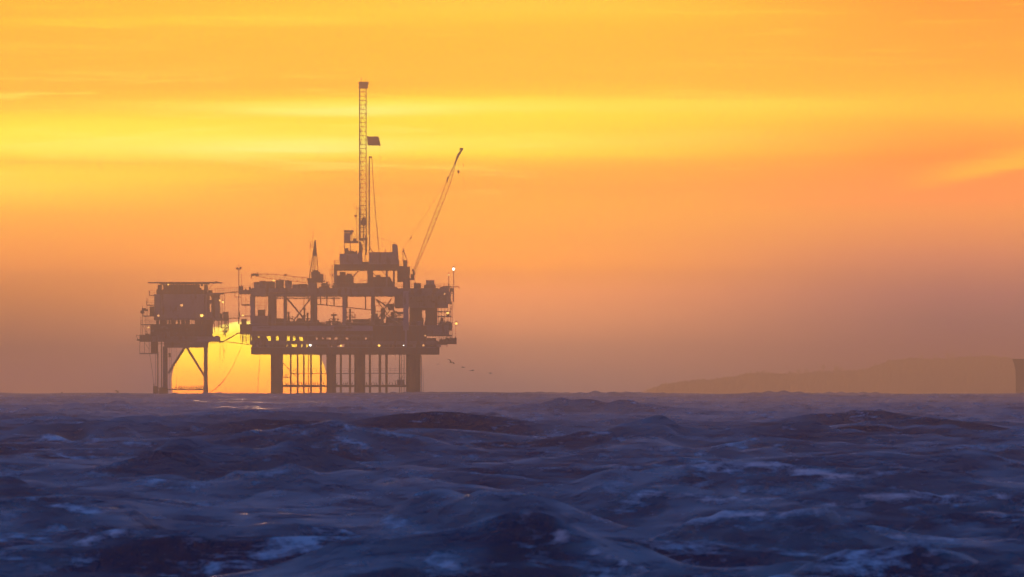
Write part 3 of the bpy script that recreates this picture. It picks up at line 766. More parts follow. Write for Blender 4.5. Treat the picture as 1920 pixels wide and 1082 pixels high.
# weather deck
deck(MP, 471, 842, 541, 556, -DEPTH, DEPTH, 6)
part('edge_beam', STEEL, MP, (505, 558.6, 640, 561, -DEPTH, -DEPTH + .3))
part('solid_fascia', STEEL, MP, (472, 542.8, 757, 555.6, -DEPTH - .05, -DEPTH + .05))
railing(MP, 472, 842, 541, -DEPTH, DEPTH, 'fbr', step=2.4)
# left landing
deck(MP, 449, 471, 544, 552, -10, 4, 3); railing(MP, 449, 471, 544, -10, 4, 'fl')
part('cabinet', DARK, MP, (449.5, 536.5, 457, 544, -8, -5)); part('cabinet', DARK, MP, (467, 538, 471, 544, -6, -2)); part('cabinet', DARK, MP, (460, 541, 463, 544, -6, -4))
m = MB()
for a, b in (((454, 552), (454, 572)), ((470, 552), (470, 572)), ((462, 552), (462, 600))): m.pbar((*a, -8), (*b, -8), .8, n=4)
m.build('hanger_post', STEEL, MP); part('hung_platform', STEEL, MP, (454, 570.5, 471, 573.5, -9, -4)); railing(MP, 454, 471, 570.5, -9, -4, 'fl')
tube('brace', STEEL, MP, (441.5, 549, -8), (441, 557, -8), 1.4); tube('brace', STEEL, MP, (441, 557, -8), (454, 557.5, -8), 1.2)
# lower left corner
part('lower_landing', DARK, MP, (450.5, 608, 472, 627, -9, 5)); part('cabinet', DARK, MP, (453, 598, 463, 608, -6, 0)); railing(MP, 450, 471, 592, -9, -2, 'fl'); part('landing', STEEL, MP, (450, 592, 471, 593.6, -9, -2))
m = MB()
for k, xx in enumerate((452, 455.5, 458, 462, 466, 469.5, 471.5)):
    m.pbar((xx, 626, -7 + k % 3), (xx, 640 + (k * 3) % 6, -7 + k % 3), 1.5 + .5 * (k % 2), n=5)
m.build('hanging_pipe', DARK, MP)
tube('gutter_pipe', STEEL, MP, (424, 641, -6), (472, 646.5, -6), 1.5)
# deck-top boxes fixed along the back
for i, (xa, ya, xb) in enumerate(((632, 533, 698), (598, 538, 612), (776, 531, 789), (795, 534, 817))):
    part('deck_house', DARK, MP, (xa, ya, xb, 541, -6, 8))
part('deck_house', HOUSE, MP, (799, 525.5, 814.5, 541, -4, 6)); tube('vent_stack', STEEL, MP, (779, 541, -3), (779, 529, -3), 2.4)
for px, py in ((572, 538), (610, 531)): tube('vent_stack', STEEL, MP, (px, 541, -2), (px, py, -2), 2)
skid(MP, rg, 612, 632, 541, 14, -14, -6, 4); skid(MP, rg, 820, 840, 541, 6, -12, 8, 4); skid(MP, rg, 548, 575, 541, 9, -14, 8, 5)
for px, py, r, mt in ((640.5, 648.5, .30, LAMP_Y), (711.8, 648, .36, LAMP_Y), (794.5, 647.8, .30, LAMP_O), (757.4, 648, .16, LAMP_W), (583.3, 647.4, .36, LAMP_W), (839.8, 587.5, .36, LAMP_Y), (798, 629.8, .22, LAMP_O), (456.2, 591.5, .28, LAMP_Y), (696, 590, .24, LAMP_O), (834, 551.8, .22, LAMP_O), (514, 526.5, .32, LAMP_Y)):
    w = -DEPTH - .8 if py > 600 else (-DEPTH - .9 if px not in (456.2, 514) else -9.5)
    lamp(MP, px, py, w, r, mt)

# pipe stubs, vents, trays and boxes that roughen every level
rs = np.random.RandomState(17)
for (xa, xb, base, hm, wa, wb, n) in ((474, 530, 651, 9, -15, 10, 10), (530, 640, 651, 5, -15, 10, 14), (640, 820, 651, 10, -16, 10, 26), (478, 700, 628, -1, 0, 0, 0), (640, 800, 612, 16, -16, -12, 18), (800, 840, 612, 12, -14, -4, 5), (826, 852, 641, 9, -8, 4, 5)):
    if n: skid(MP, rs, xa, xb, base, hm, wa, wb, n)
m = MB()
for k in range(40):
    x = rs.uniform(476, 815); y = rs.choice([629, 632, 657, 661, 546, 550, 615]); l = rs.uniform(8, 40)
    m.pbar((x, y, -DEPTH - .25), (min(x + l, 818), y, -DEPTH - .25), rs.uniform(.8, 1.6), n=5)
    if k % 2: m.pbar((x, y, -DEPTH - .25), (x, y + rs.uniform(4, 12) * (1 if y < 640 else -1), -DEPTH - .25), .9, n=5)
m.build('fascia_piping', DARK, MP)
for k in range(22):
    x = rs.uniform(476, 812); y = rs.choice([651, 628, 612, 541]); h = rs.uniform(3, 9); wd = rs.uniform(2.5, 8)
    if y == 541 and 620 < x: continue
    part('locker', [HOUSE, DARK, RUST, STEEL][k % 4], MP, (x, y - h, x + wd, y, -DEPTH + .5, -DEPTH + 1.5))
m = MB()
for x in (553, 561, 606, 609, 614, 617, 785, 792, 822, 827, 833): m.pbar((x, 541, -10), (x, 541 - rs.uniform(5, 12), -10), .7, n=4)
m.build('vent_pipe', DARK, MP)
for k in range(14):
    x = rs.uniform(770, 835); y = rs.uniform(549, 572); part('wall_box', [DARK, STEEL][k % 2], MP, (x, y, x + rs.uniform(2, 6), y + rs.uniform(2, 5), -13.5, -13.0))
tube('fire_main', STEEL, MP, (474, 605, -DEPTH - .2), (700, 605, -DEPTH - .2), .9)
for x, yb in ((478, 672), (566, 690), (607, 678), (646, 672), (700, 690), (742, 676)): tube('drain_line', DARK, MP, (x, 664, -14), (x, yb, -14), .5, n=4)

# ------------------------------------------------------------------ drilling rig
RG = thing('drilling_rig', 'drilling rig with tall lattice mast standing on the middle of the drilling platform', 'drilling rig', (hx(690), D, hz(541)))
# substructure
for w in (-6, 6):
    part('substructure_leg', DARK, RG, (689, 506, 699.5, 541, w - .7, w + .7)); part('substructure_leg', STEEL, RG, (723.5, 506, 727, 541, w - .3, w + .3))
    part('substructure_leg', STEEL, RG, (627, 506, 632, 541, w - .4, w + .4)); part('substructure_leg', STEEL, RG, (737, 506, 740, 541, w - .3, w + .3))
    tube('knee_brace', STEEL, RG, (662, 519, w), (672, 508, w), 1.4); tube('knee_brace', STEEL, RG, (698, 510, w), (708, 521, w), 1.4); tube('knee_brace', STEEL, RG, (724, 517, w), (716, 508, w), 1.2)
part('skid_base', STEEL, RG, (625, 538, 745, 541, -7, -5.6), (625, 538, 745, 541, 5.6, 7))
part('mud_pump_room', DARK, RG, (632, 516.5, 663, 538, -5, 5), (663, 531, 700, 538, -5, 4))
m = MB(); z0, z1 = hz(538), hz(519); m.box(hx(698), hx(741), D-5, D+5, z0, z1, (hx(700), hx(731), D-5, D+5)); m.build('mud_pit_house', DARK, RG)
part('rooftop_unit', STEEL, RG, (637, 510, 648, 516.5, -3, 2), (650, 513, 660, 516.5, -3, 2), (706, 515.5, 714, 519, -2, 2))
m = MB()
for xx in (677, 682, 688): m.pbar((xx, 531, -6.5), (xx, 526, -6.5), .6, n=4)
m.pbar((674, 528, -6.5), (690, 525, -6.5), .8, n=4); m.pbar((674, 525.5, -6.5), (690, 525.3, -6.5), .6, n=4); m.build('railing', STEEL, RG)
# drill floor
part('drill_floor', DARK, RG, (627, 496, 748, 507.6, -7, 7))
railing(RG, 627, 748, 496, -7, 7, 'fblr', step=2)
m = MB()
for a, b in (((623, 498), (623, 541)), ((627, 498), (627, 541)), ((631, 506), (631, 541)), ((623, 506), (634, 506)), ((623, 516), (634, 516)), ((623, 528), (632, 528)), ((623, 541), (632, 528)), ((632, 528), (623, 516)), ((623, 516), (633, 506)), ((619, 506), (619, 516)), ((619, 506), (623, 506)), ((619, 516), (623, 516)), ((622, 497), (625, 500))):
    m.pbar((*a, -6), (*b, -6), 1.2, n=4); m.pbar((*a, -3), (*b, -3), 1.0, n=4)
m.build('stair_tower', STEEL, RG)
# enclosures on the drill floor
part('drawworks_house', HOUSE, RG, (637, 476, 678, 496, -5, 5)); part('drawworks_house', HOUSE, RG, (671.5, 473, 679, 497, -4, 4))
m = MB(); m.lathe(V3(657, 476, 0), [(1.3,0),(1.3,.4),(1.0,.75),(.3,.9)], 14); m.box(hx(646), hx(653.5), D-3, D+1, hz(476), hz(465.5)); m.bar(V3(668, 476, 0), V3(668, 470, 0), .25); m.build('roof_fan', DARK, RG)
part('floor_module', DARK, RG, (679, 491, 692, 497, -5, 5)); tube('drill_string', STEEL, RG, (684.5, 492, 0), (684.5, 474, 0), 1.2)
part('driller_house', HOUSE, RG, (692, 473, 735.5, 496, -5, 5)); part('tall_module', HOUSE, RG, (735.5, 458, 744, 496, -4, 4))
m = MB(); m.box(hx(744), hx(748), D-4, D+4, hz(496), hz(460), (hx(744), hx(745.3), D-4, D+4)); m.build('tall_module', HOUSE, RG); tube('aerial', STEEL, RG, (738.6, 458, 0), (738.6, 454, 0), 1.0); tube('aerial', STEEL, RG, (732.5, 473, 0), (732.5, 453, 0), .5)
tube('vent_stack', STEEL, RG, (722.5, 473, -5.4), (722.5, 468, -5.4), 1.6); tube('vent_stack', STEEL, RG, (722.5, 492, -5.4), (722.5, 468, -5.4), .8)
for xx in (699, 706, 713, 727): part('wall_rib', STEEL, RG, (xx, 473.5, xx + .8, 495.5, -5.12, -5.0))
part('side_module', DARK, RG, (745, 499, 757, 529, -5, 5)); tube('side_post', STEEL, RG, (748.5, 491, -5), (748.5, 499, -5), .9); railing(RG, 748, 757, 499, -5, 5, 'fr')
# driller's lookout on the left
part('lookout_house', HOUSE, RG, (645, 437, 657, 456, -3, 2)); part('lookout_roof', STEEL, RG, (645, 431.8, 663, 436, -3.5, 2.5)); m = MB(); m.box(hx(656), hx(661), D-3, D+2, hz(440), hz(436)); m.build('lookout_roof', STEEL, RG)
part('lookout_floor', STEEL, RG, (645.5, 452, 672, 456, -3, 3)); railing(RG, 657, 672, 452, -3, 3, 'f', step=1)
for xx, w in ((646.3, -2.5), (657, -2.5), (646.3, 2), (657, 2)): tube('lookout_post', STEEL, RG, (xx, 456, w), (xx, 476, w), 1.3)
part('winch', DARK, RG, (662, 447, 668, 452, -1, 1)); tube('winch_arm', STEEL, RG, (659, 437, -2), (659, 452, -2), .8)
# mast: two trussed legs and a lattice back, narrowing a little upwards
MT = MB()
ytop, ybot = 164, 472
def mastx(side, y):
    t = (y - ytop) / (ybot - ytop)
    return (674.3 - .2 * t) if side < 0 else (686.2 + .9 * t)
for w in (-1.6, 1.6):
    MB().pbar((674.3, ytop, w), (674.6, 388, w), 2.3, n=5).build('mast_leg', DARK, RG)
    MB().pbar((686.4, ytop, w), (686.7, 388, w), 1.5, n=5).build('mast_leg', MASTY, RG)
    MB().pbar((674.6, 388, w), (674.6, 496, w), 3.8, n=5).build('mast_leg', DARK, RG)
    MB().pbar((686.7, 388, w), (686.7, 448, w), 2.2, n=5).build('mast_leg', DARK, RG)
    tube('mast_leg', DARK, RG, (686.7, 446, w), (686.2, 478, w), 4.0, 3.0); tube('mast_leg', DARK, RG, (675.5, 455, w), (678.5, 492, w), 5.0, 3.0)
tube('mast_guide', DARK, RG, (678.3, 186, .4), (678.3, 440, .4), .9, n=5)
lat = MB(); ys = np.arange(ytop, 470, 8.2); flip = 0
for i, y in enumerate(ys):
    for w in (-1.6, 1.6): lat.pbar((674.5, y, w), (686.5, y, w), 1.0 if y < 385 else 1.5, n=4)
    for px in (674.5, 686.5): lat.pbar((px, y, -1.6), (px, y, 1.6), .6, n=4)
    if i < len(ys) - 1:
        a, b = ((679, 686.5) if i % 2 else (686.5, 679))
        lat.pbar((a, y, 1.6), (b, y + 8.2, 1.6), .75 if y < 385 else 1.1, n=4)
        lat.pbar((674.5, y, -1.6 if i % 2 else 1.6), (674.5, y + 8.2, 1.6 if i % 2 else -1.6), .8, n=4)
lat.build('mast_lattice', MASTY, RG)
for yy in (240, 262, 281, 300, 322, 345, 368): tube('mast_clamp', DARK, RG, (675.6, yy, -1.8), (676, yy + 9, -1.8), 1.3, n=5)
part('crown_block', DARK, RG, (673.3, 153.5, 689.5, 166, -2, 2)); part('crown_platform', STEEL, RG, (672, 163, 690.5, 164.4, -2.6, 2.6))
tube('crown_aerial', STEEL, RG, (677.3, 154, 0), (677.3, 145, 0), 1.1); tube('crown_arm', STEEL, RG, (686.8, 165, -1), (691.5, 154.5, -1), 1.4); tube('crown_arm', STEEL, RG, (686.5, 155, -1), (692, 154.5, -1), 1.2); tube('crown_aerial', STEEL, RG, (686.6, 154, -1), (686.6, 145, -1), .4)
tube('crown_wing', STEEL, RG, (670.8, 154, -1), (673.3, 157, -1), 1.4)
for y in (191, 213): tube('mast_peg', STEEL, RG, (686.5, y, -1), (690, y, -1), .6)
# racking board with its windbreak
m = MB(); a = [V3(688, 256), V3(709.5, 256), V3(714, 272.5), V3(689.5, 272.5)]
for w in (-2.6, 2.6):
    pass
i0 = len(m.v)
for w in (-2.6, 2.6): m.v += [(p.x, p.y + w, p.z) for p in a]
m.f += [(0,3,2,1),(4,5,6,7),(0,1,5,4),(1,2,6,5),(2,3,7,6),(3,0,4,7)]
m.build('racking_board', DARK, RG)
for xx in (692, 699, 706, 712): tube('board_bracket', STEEL, RG, (xx, 272.5, -2), (xx, 274.5, -2), 1.2)
tube('derrick_line', CABLE, RG, (690, 213, -1), (703, 256, -1), .25, n=4)
# standpipe beside the mast
tube('standpipe', DARK, RG, (692.8, 294, -1.5), (693.2, 470, -1.5), 2.0); tube('standpipe', MASTY, RG, (690.2, 306, -1.2), (690.6, 440, -1.2), 1.1); part('standpipe_head', DARK, RG, (691.5, 293.3, 698, 296.2, -2, -1))
MB().path([V3(697.3, 296, -1.5), V3(700, 345, -1.5), V3(704.5, 405, -1.5), V3(711, 473, -1.5)], .09).build('mud_hose', CABLE, RG)
tube('stay_line', CABLE, RG, (713, 273, 0), (716.5, 473, 0), .3, n=4); tube('stay_line', CABLE, RG, (695, 441, -1), (735, 453.5, -1), .5, n=4); tube('stay_line', CABLE, RG, (687.5, 453, -1), (699, 473, -1), .8, n=4)
tube('standpipe_foot', DARK, RG, (693.2, 465, -1.5), (700, 473, -1.5), 1.2); tube('standpipe_foot', DARK, RG, (693.2, 465, -1.5), (691.5, 474, -1.5), 1.4)
# service pole on the left of the mast
tube('service_pole', STEEL, RG, (669, 386, -1), (669, 452, -1), .9); tube('service_arm', STEEL, RG, (664, 391.5, -1), (673, 391.5, -1), .7); part('service_box', DARK, RG, (664.5, 403, 669, 407, -1.4, -.6)); tube('service_arm', STEEL, RG, (663.3, 381, -1), (664.2, 391, -1), .6); tube('service_arm', STEEL, RG, (666, 407, -1), (666, 412, -1), .8); tube('service_arm', STEEL, RG, (667, 364.5, -1), (674, 364.5, -1), .5)
# travelling block low in the mast
m = MB(); m.lathe(V3(682, 424, 0), [(.2,0),(.75,.4),(.8,1.4),(.35,2.1),(.1,2.5)], 10); m.build('travelling_block', DARK, RG); tube('kelly', DARK, RG, (682, 424, 0), (681, 455, 0), 2.2)
part('mast_cross_frame', DARK, RG, (673, 446, 689, 450, -1.8, 1.8), (673, 460, 680, 474, -1.8, 1.8))
lamp(RG, 675, 452.5, -4, .14, LAMP_O)

# ------------------------------------------------------------------ cranes
def lattice_boom(parent, a0, a1, b0, b1, tipw, w, bays, r, name='boom'):
    """box lattice between chord a (a0->a1) and chord b (b0->b1), both in elevation px"""
    m = MB(); P = lambda p, q, t, ww: V3(p[0] + (q[0]-p[0])*t, p[1] + (q[1]-p[1])*t, w + ww)
    for side in (-1, 1):
        for i in range(bays):
            t0, t1 = i / bays, (i + 1) / bays
            h0, h1 = side * .8 * (1 - .6*t0), side * .8 * (1 - .6*t1)
            m.bar(P(a0, a1, t0, h0), P(a0, a1, t1, h1), r, n=4); m.bar(P(b0, b1, t0, h0), P(b0, b1, t1, h1), r, n=4)
            if i % 2: m.bar(P(a0, a1, t0, h0), P(b0, b1, t1, h1), r * .3, n=3)
            else: m.bar(P(b0, b1, t0, h0), P(a0, a1, t1, h1), r * .3, n=3)
            m.bar(P(a0, a1, t0, h0), P(b0, b1, t0, h0), r * .3, n=3)
    for i in range(bays):
        t = i / bays; h = .8 * (1 - .6*t); m.bar(P(a0, a1, t, -h), P(a0, a1, t, h), r * .5, n=3); m.bar(P(b0, b1, t, -h), P(b0, b1, t, h), r * .5, n=3)
    return m.build(name, DARK, parent)

C1 = thing('pedestal_crane', 'crane with a tall A-frame, its lattice boom lowered over the left deck', 'crane', (hx(592), D - 6, hz(541)))
part('pedestal', STEEL, C1, (578, 526, 594, 541, -8, -4), label='tapering crane pedestal'); part('pedestal', STEEL, C1, (603, 531, 613, 541, -8, -4)); part('machinery_base', DARK, C1, (577, 522, 606, 530.5, -8.5, -3.5))
part('machinery_house', DARK, C1, (584, 510, 601, 522, -8.2, -3.8)); part('cab', DARK, C1, (587, 507, 597, 511, -7.6, -4.4)); part('counterweight', DARK, C1, (601, 514, 607, 525, -8, -4)); part('rear_platform', STEEL, C1, (601, 526, 610, 529, -8, -4)); railing(C1, 604, 610.5, 526, -8, -4, 'fr', h=1.3, step=.9)
for w in (-7.6, -4.4):
    wi = (w + 6) * .15 - 6
    tube('gantry_leg', DARK, C1, (591, 452, wi), (580.5, 522, w), 2.0, 1.5); tube('gantry_leg', DARK, C1, (592, 452, wi), (597, 512, w), 1.8, 1.3)
    tube('gantry_leg', DARK, C1, (591.2, 452, wi), (586.5, 512, w), 1.2, 1.2); tube('gantry_leg', DARK, C1, (591.8, 452, wi), (590.7, 512, w), 1.4, 1.4)
m = MB(); m.box(hx(586.3), hx(594.2), D-6.5, D-5.5, hz(480), hz(462), (hx(589), hx(593.6), D-6.4, D-5.6)); m.box(hx(589), hx(593.6), D-6.4, D-5.6, hz(462), hz(450.5), (hx(590.4), hx(592.8), D-6.3, D-5.7)); m.build('gantry_head', DARK, C1)
tube('gantry_tie', DARK, C1, (584.5, 495.5, -6), (596, 495.5, -6), .8)
m = MB(); m.pbar((588, 464, -6), (582.5, 464, -6), 1.2); m.pbar((582.3, 464, -6), (582.3, 455, -6), 1.6); m.pbar((585.8, 464, -6), (587.6, 437, -6), .6); m.pbar((586.5, 436, -6), (589, 436, -6), 1.4); m.pbar((580.8, 498, -6), (582.5, 464, -6), .5); m.build('aerial', DARK, C1)
lattice_boom(C1, (577, 521.5), (510, 514.2), (574, 530), (508, 523), 2, -6, 8, .10)
lattice_boom(C1, (510, 514.2), (474, 514.4), (508, 523), (480, 518), 1, -6, 5, .10, 'boom_tip_section')
part('boom_head', DARK, C1, (472, 513, 486, 517.6, -6.6, -5.4)); m = MB(); m.pbar((472.6, 514, -6), (471.6, 522.5, -6), 2.2); m.pbar((483, 511, -6), (483, 515, -6), 1.6); m.build('boom_sheave', DARK, C1)
tube('pendant_line', CABLE, C1, (591, 454, -6), (537, 515, -6), .3, n=4); tube('hoist_line', CABLE, C1, (480.5, 517, -6), (480.5, 526, -6), .5, n=4)
part('sheave_block', DARK, C1, (533, 514.2, 539, 516.6, -6.4, -5.6))

C2 = thing('pedestal_crane', 'crane on the right of the drilling rig with its long thin boom raised steeply', 'crane', (hx(762), D - 6, hz(541)))
m = MB(); m.bar(V3(762.5, 541, -6), V3(762.5, 522, -6), .95, n=14); m.build('pedestal', STEEL, C2, True)
part('slew_base', DARK, C2, (757, 516, 768.5, 522, -8, -4)); part('machinery_house', DARK, C2, (756, 488, 764, 516, -7.6, -4.4)); part('operator_cab', DARK, C2, (764, 500, 769, 516, -7.6, -5))
part('access_platform', STEEL, C2, (766, 522, 778, 525.5, -8, -4)); part('operator_cab', DARK, C2, (770, 514, 777, 522, -7.4, -5)); railing(C2, 768, 779, 522, -8, -4, 'fr', h=1.9, step=1)
tube('boom_foot', DARK, C2, (774.5, 505, -6), (777, 516, -6), 4.5, 4.5)
for w in (-7, -5):
    tube('gantry_leg', DARK, C2, (756.2, 466, w*.3-4.2), (755.8, 490, w), 1.4, 1.2); tube('gantry_leg', DARK, C2, (756.4, 470, w*.3-4.2), (763.5, 488, w), 1.8, 1.2)
tube('gantry_head', DARK, C2, (755, 474, -6), (757.5, 469, -6), 3.0); tube('side_arm', STEEL, C2, (763, 493, -6), (768, 493.5, -6), .7)
lattice_boom(C2, (775.5, 508), (800, 440), (779.3, 506), (807.4, 440), 1, -6, 9, .085)
lattice_boom(C2, (800, 440), (838, 341), (807.4, 440), (845.2, 343), 1, -6, 13, .08, 'boom_middle_section')
lattice_boom(C2, (838, 341), (852.5, 308.5), (845.2, 343), (854.6, 307.5), 1, -6, 5, .09, 'boom_upper_section')
tube('boom_tip', DARK, C2, (852.8, 309, -6), (859, 292, -6), 2.6, 4.2, 8); tube('boom_tip', DARK, C2, (859, 292, -6), (867, 279.5, -6), 4.6, 3.6, 8); part('tip_sheave', DARK, C2, (862, 278, 868.5, 281.5, -6.5, -5.5))
tube('boom_walkway', DARK, C2, (838, 341, -6), (840.5, 332, -6), 2.6)
tube('pendant_line', CABLE, C2, (756.2, 465.5, -6), (770.4, 446, -6), .35, n=4); tube('pendant_block', DARK, C2, (769.6, 448.3, -6), (772, 443.8, -6), 2.2); tube('pendant_line', CABLE, C2, (771, 445, -6), (838, 339, -6), .35, n=4); tube('pendant_line', CABLE, C2, (840, 334, -6), (853, 304, -6), .45, n=4)
tube('hoist_line', CABLE, C2, (860.6, 291, -6), (859.8, 320, -6), .3, n=4); tube('hoist_line', CABLE, C2, (867.8, 281, -6), (869.8, 362, -6), .28, n=4)
m = MB(); m.lathe(V3(859.8, 326.5, -6), [(.08,0),(.22,.3),(.32,.75),(.1,.95)], 8); m.build('hook_block', DARK, C2); tube('line_weight', DARK, C2, (868.9, 309, -6), (869, 312, -6), .9)

# ------------------------------------------------------------------ deck cargo (each box lifts away)
def container(x0, y0, x1, base, w, dpt, label, cat='container', mat=None, name='cargo_container', grp=None):
    t = thing(name, label, cat, (hx((x0+x1)/2), D + w, hz(base)), grp)
    part('container_body', mat, t, (x0 + .3, y0 + .3, x1 - .3, base - .01, w - dpt/2, w + dpt/2))
    for xx in (x0, x1 - .9):
        for ww in (w - dpt/2 - .04, w + dpt/2 - .08): part('corner_post', STEEL, t, (xx, y0, xx + .9, base - .01, ww, ww + .12))
    n = int((x1 - x0) * .6)
    m = MB()
    for i in range(n):
        xx = x0 + 1.5 + (x1 - x0 - 3) * i / max(1, n - 1); m.pbox(xx, y0 + 1, xx + .7, base - 1, w - dpt/2 - .03, w - dpt/2 + .02)
    m.build('corrugation', mat, t)
    part('roof_rim', STEEL, t, (x0 + .9, y0, x1 - .9, y0 + .6, w - dpt/2 - .02, w + dpt/2 + .02))
    return t
G_C = 'cargo boxes on the drilling platform deck'
container(477, 529.3, 487, 541, -10, 5, 'dark cargo box at the far left end of the deck, under the boom tip', mat=CONT[2], grp=G_C)
container(487.2, 527, 499.5, 541, -8, 5, 'cargo box second from the left on the drilling platform deck', mat=CONT[1], grp=G_C)
container(500, 528, 516.5, 541, -11, 5, 'long cargo box behind the bright deck lamp under the lowered boom', mat=CONT[0], grp=G_C)
container(517.6, 526, 533, 541, -9, 5, 'tallest cargo box, left of the narrow gap under the lowered boom', mat=CONT[3], grp=G_C)
container(535, 526.7, 548, 541, -9, 5, 'cargo box right of the narrow gap under the lowered boom', mat=CONT[2], grp=G_C)
container(549, 533.8, 561, 541, -9, 5, 'flat cargo box left of two low boxes beside the A-frame crane', mat=CONT[1], grp=G_C)
container(561.5, 532.8, 577, 541, -11, 5, 'flat wide cargo box touching the pedestal of the A-frame crane', mat=CONT[0], grp=G_C)

# ------------------------------------------------------------------ lamp masts
def lamp_pole(px, y0, y1, w, label, thick=1.2, mt=None, heads=((0, 0, LAMP_W, .42),), color=None):
    t = thing('lamp_mast', label, 'lamp mast', (hx(px), D + w, hz(y1)), None)
    tube('pole', color or STEEL, t, (px, y1, w), (px, y0, w), thick, thick * .75)
    part('base_plate', DARK, t, (px - 1.5, y1 - 1.5, px + 1.5, y1 - .01, w - .22, w + .22))
    for dx, dy, m_, r in heads:
        if dx: tube('bracket', STEEL, t, (px, y0 + 4, w), (px + dx, y0 + dy + 1, w), .7)
        if m_:
            h = MB().lathe(V3(px + dx, y0 + dy - 1.2, w), [(r*.5, r*.75), (r*1.1, r*.9), (r*.4, r*1.6), (.04, r*1.8)], 10).build('lamp_head', STEEL, t)
            MB().ball(V3(px + dx, y0 + dy, w), r, 10).build('lamp_glass', m_, h, True)
        else: MB().lathe(V3(px + dx, y0 + dy + 2.4, w), [(.12, 0), (.32, .25), (.34, .5), (.1, .68)], 10).build('lamp_head', DARK, t)
    return t
lamp_pole(850.8, 505, 566, -10.5, 'pale pole with a brilliant white lamp at the right end of the drilling platform deck', 1.8, heads=((0, 0, LAMP_W, .36),), color=PALE)
lamp_pole(841.5, 517, 541, -11.5, 'short pole with a small yellow lamp left of the brilliant white lamp', 1.5, heads=((0, -1, LAMP_O, .28),))
lamp_pole(854.2, 610, 634, -7, 'thin pole with a small orange lamp at the end of the lower right outrigger', .8, heads=((1.4, -3, LAMP_Y, .30),))
t = lamp_pole(448.8, 504, 608, -9.2, 'tall pole with two dark lamp heads above the bridge between the platforms', 2.0, heads=((-3, 0, None, 0), (3.2, -1, None, 0)))
tube('aerial', STEEL, t, (448.2, 504, -9.2), (448.2, 494, -9.2), .6)
t = lamp_pole(453.8, 514, 544, -8.5, 'short unlit pole just right of the tall pole with two lamp heads', 1.0, heads=()); t.name = 'whip_aerial'; t['category'] = 'aerial'

# ------------------------------------------------------------------ quarters platform on the left
QP = thing('quarters_platform', 'smaller left platform with flat helideck above a grey block, on slim braced legs', 'oil platform', (hx(345), D, SEA_Z))
for px, wd, w in ((310, 7, -8), (386, 5.8, -8), (310, 6, 8), (386, 5, 8)):
    m = MB(); m.bar(V3(px, 650, w), V3(px, 775, w), wd * S / 2, n=14); m.bar(V3(px, 722, w), V3(px, 775, w), wd * S / 2 + .01, wd * S / 2 + .55, n=14); m.build('leg', STEEL, QP)
for w in (-8, 8):
    tube('diagonal_brace', STEEL, QP, (346.5, 651, w), (316, 700, w), 2.6); tube('diagonal_brace', STEEL, QP, (350, 651, w), (384, 706, w), 2.6); tube('cross_brace', RUST, QP, (312, 730.3, w), (385, 730.3, w), 2.2)
tube('diagonal_brace', STEEL, QP, (310, 690, -8), (310, 655, 8), 2.4)
for px in (310, 386): tube('cross_brace', RUST, QP, (px, 730, -8), (px, 730, 8), 2.4)
for px, wd, ya in ((296.8, 1.8, 640), (299, .8, 660), (304.3, 2, 640), (293, .8, 640)): tube('riser_pipe', RUST, QP, (px, ya, -9), (px, 770, -9), wd)
ladder(QP, 320.5, 652, 732, -7.5, wid=4); part('sump_caisson', DARK, QP, (317, 662, 321, 670, -8, -7)); tube('drain_pipe', STEEL, QP, (332, 652, -5), (332, 729, -5), .4)
m = MB()
for xx in (290, 293.5, 297, 302, 306): m.pbar((xx, 726 if xx > 291 else 719, -10), (xx, 770, -10), 2.0, n=5)
for yy in (728, 735): m.pbar((289, yy, -10), (316, yy, -10), 2.2, n=5)
m.build('boat_landing', RUST, QP); part('fender', RUST, QP, (288.7, 724, 296, 742, -10.6, -9.6)); part('fender', RUST, QP, (300, 728, 316, 745, -10.4, -9))
rq0 = np.random.RandomState(31)
# decks
deck(QP, 309, 390, 641, 652, -11, 11, 4); deck(QP, 283, 411, 631, 641, -12, 12, 4)
part('edge_strip', PALE, QP, (371.6, 632, 411, 640.6, -12.06, -11.95), label='pale strip along the right end of the deck')
part('lower_module', DARK, QP, (283.5, 608, 388, 631, -10, 10)); part('lower_module', STEEL, QP, (296, 622, 320, 631, -12, -10)); part('lower_module', DARK, QP, (388, 604, 398, 631, -6, 8))
part('left_wing', DARK, QP, (263, 628, 283, 641, -8, 6)); part('left_wing', DARK, QP, (258, 636, 263, 639, -8, -2)); part('left_cabin', DARK, QP, (273, 626, 281, 634, -7, -2))
m = MB()
for a, b in (((257, 627), (257, 633)), ((257, 629), (263, 629)), ((257, 638.5), (262, 638.5)), ((259, 633), (259, 639))): m.pbar((*a, -7), (*b, -7), 1.4, n=4)
m.build('left_bracket', STEEL, QP)
# hung cage, lower left
for xx in (263.5, 272, 281): tube('hanger_post', STEEL, QP, (xx, 641, -8), (xx, 663, -8), 1.0)
part('hung_landing', STEEL, QP, (263, 662, 296, 664, -9, -4)); part('hung_cabinet', DARK, QP, (284, 641, 296, 662, -8, -3)); tube('hanger_brace', STEEL, QP, (272, 642, -8), (281, 655, -8), .7)
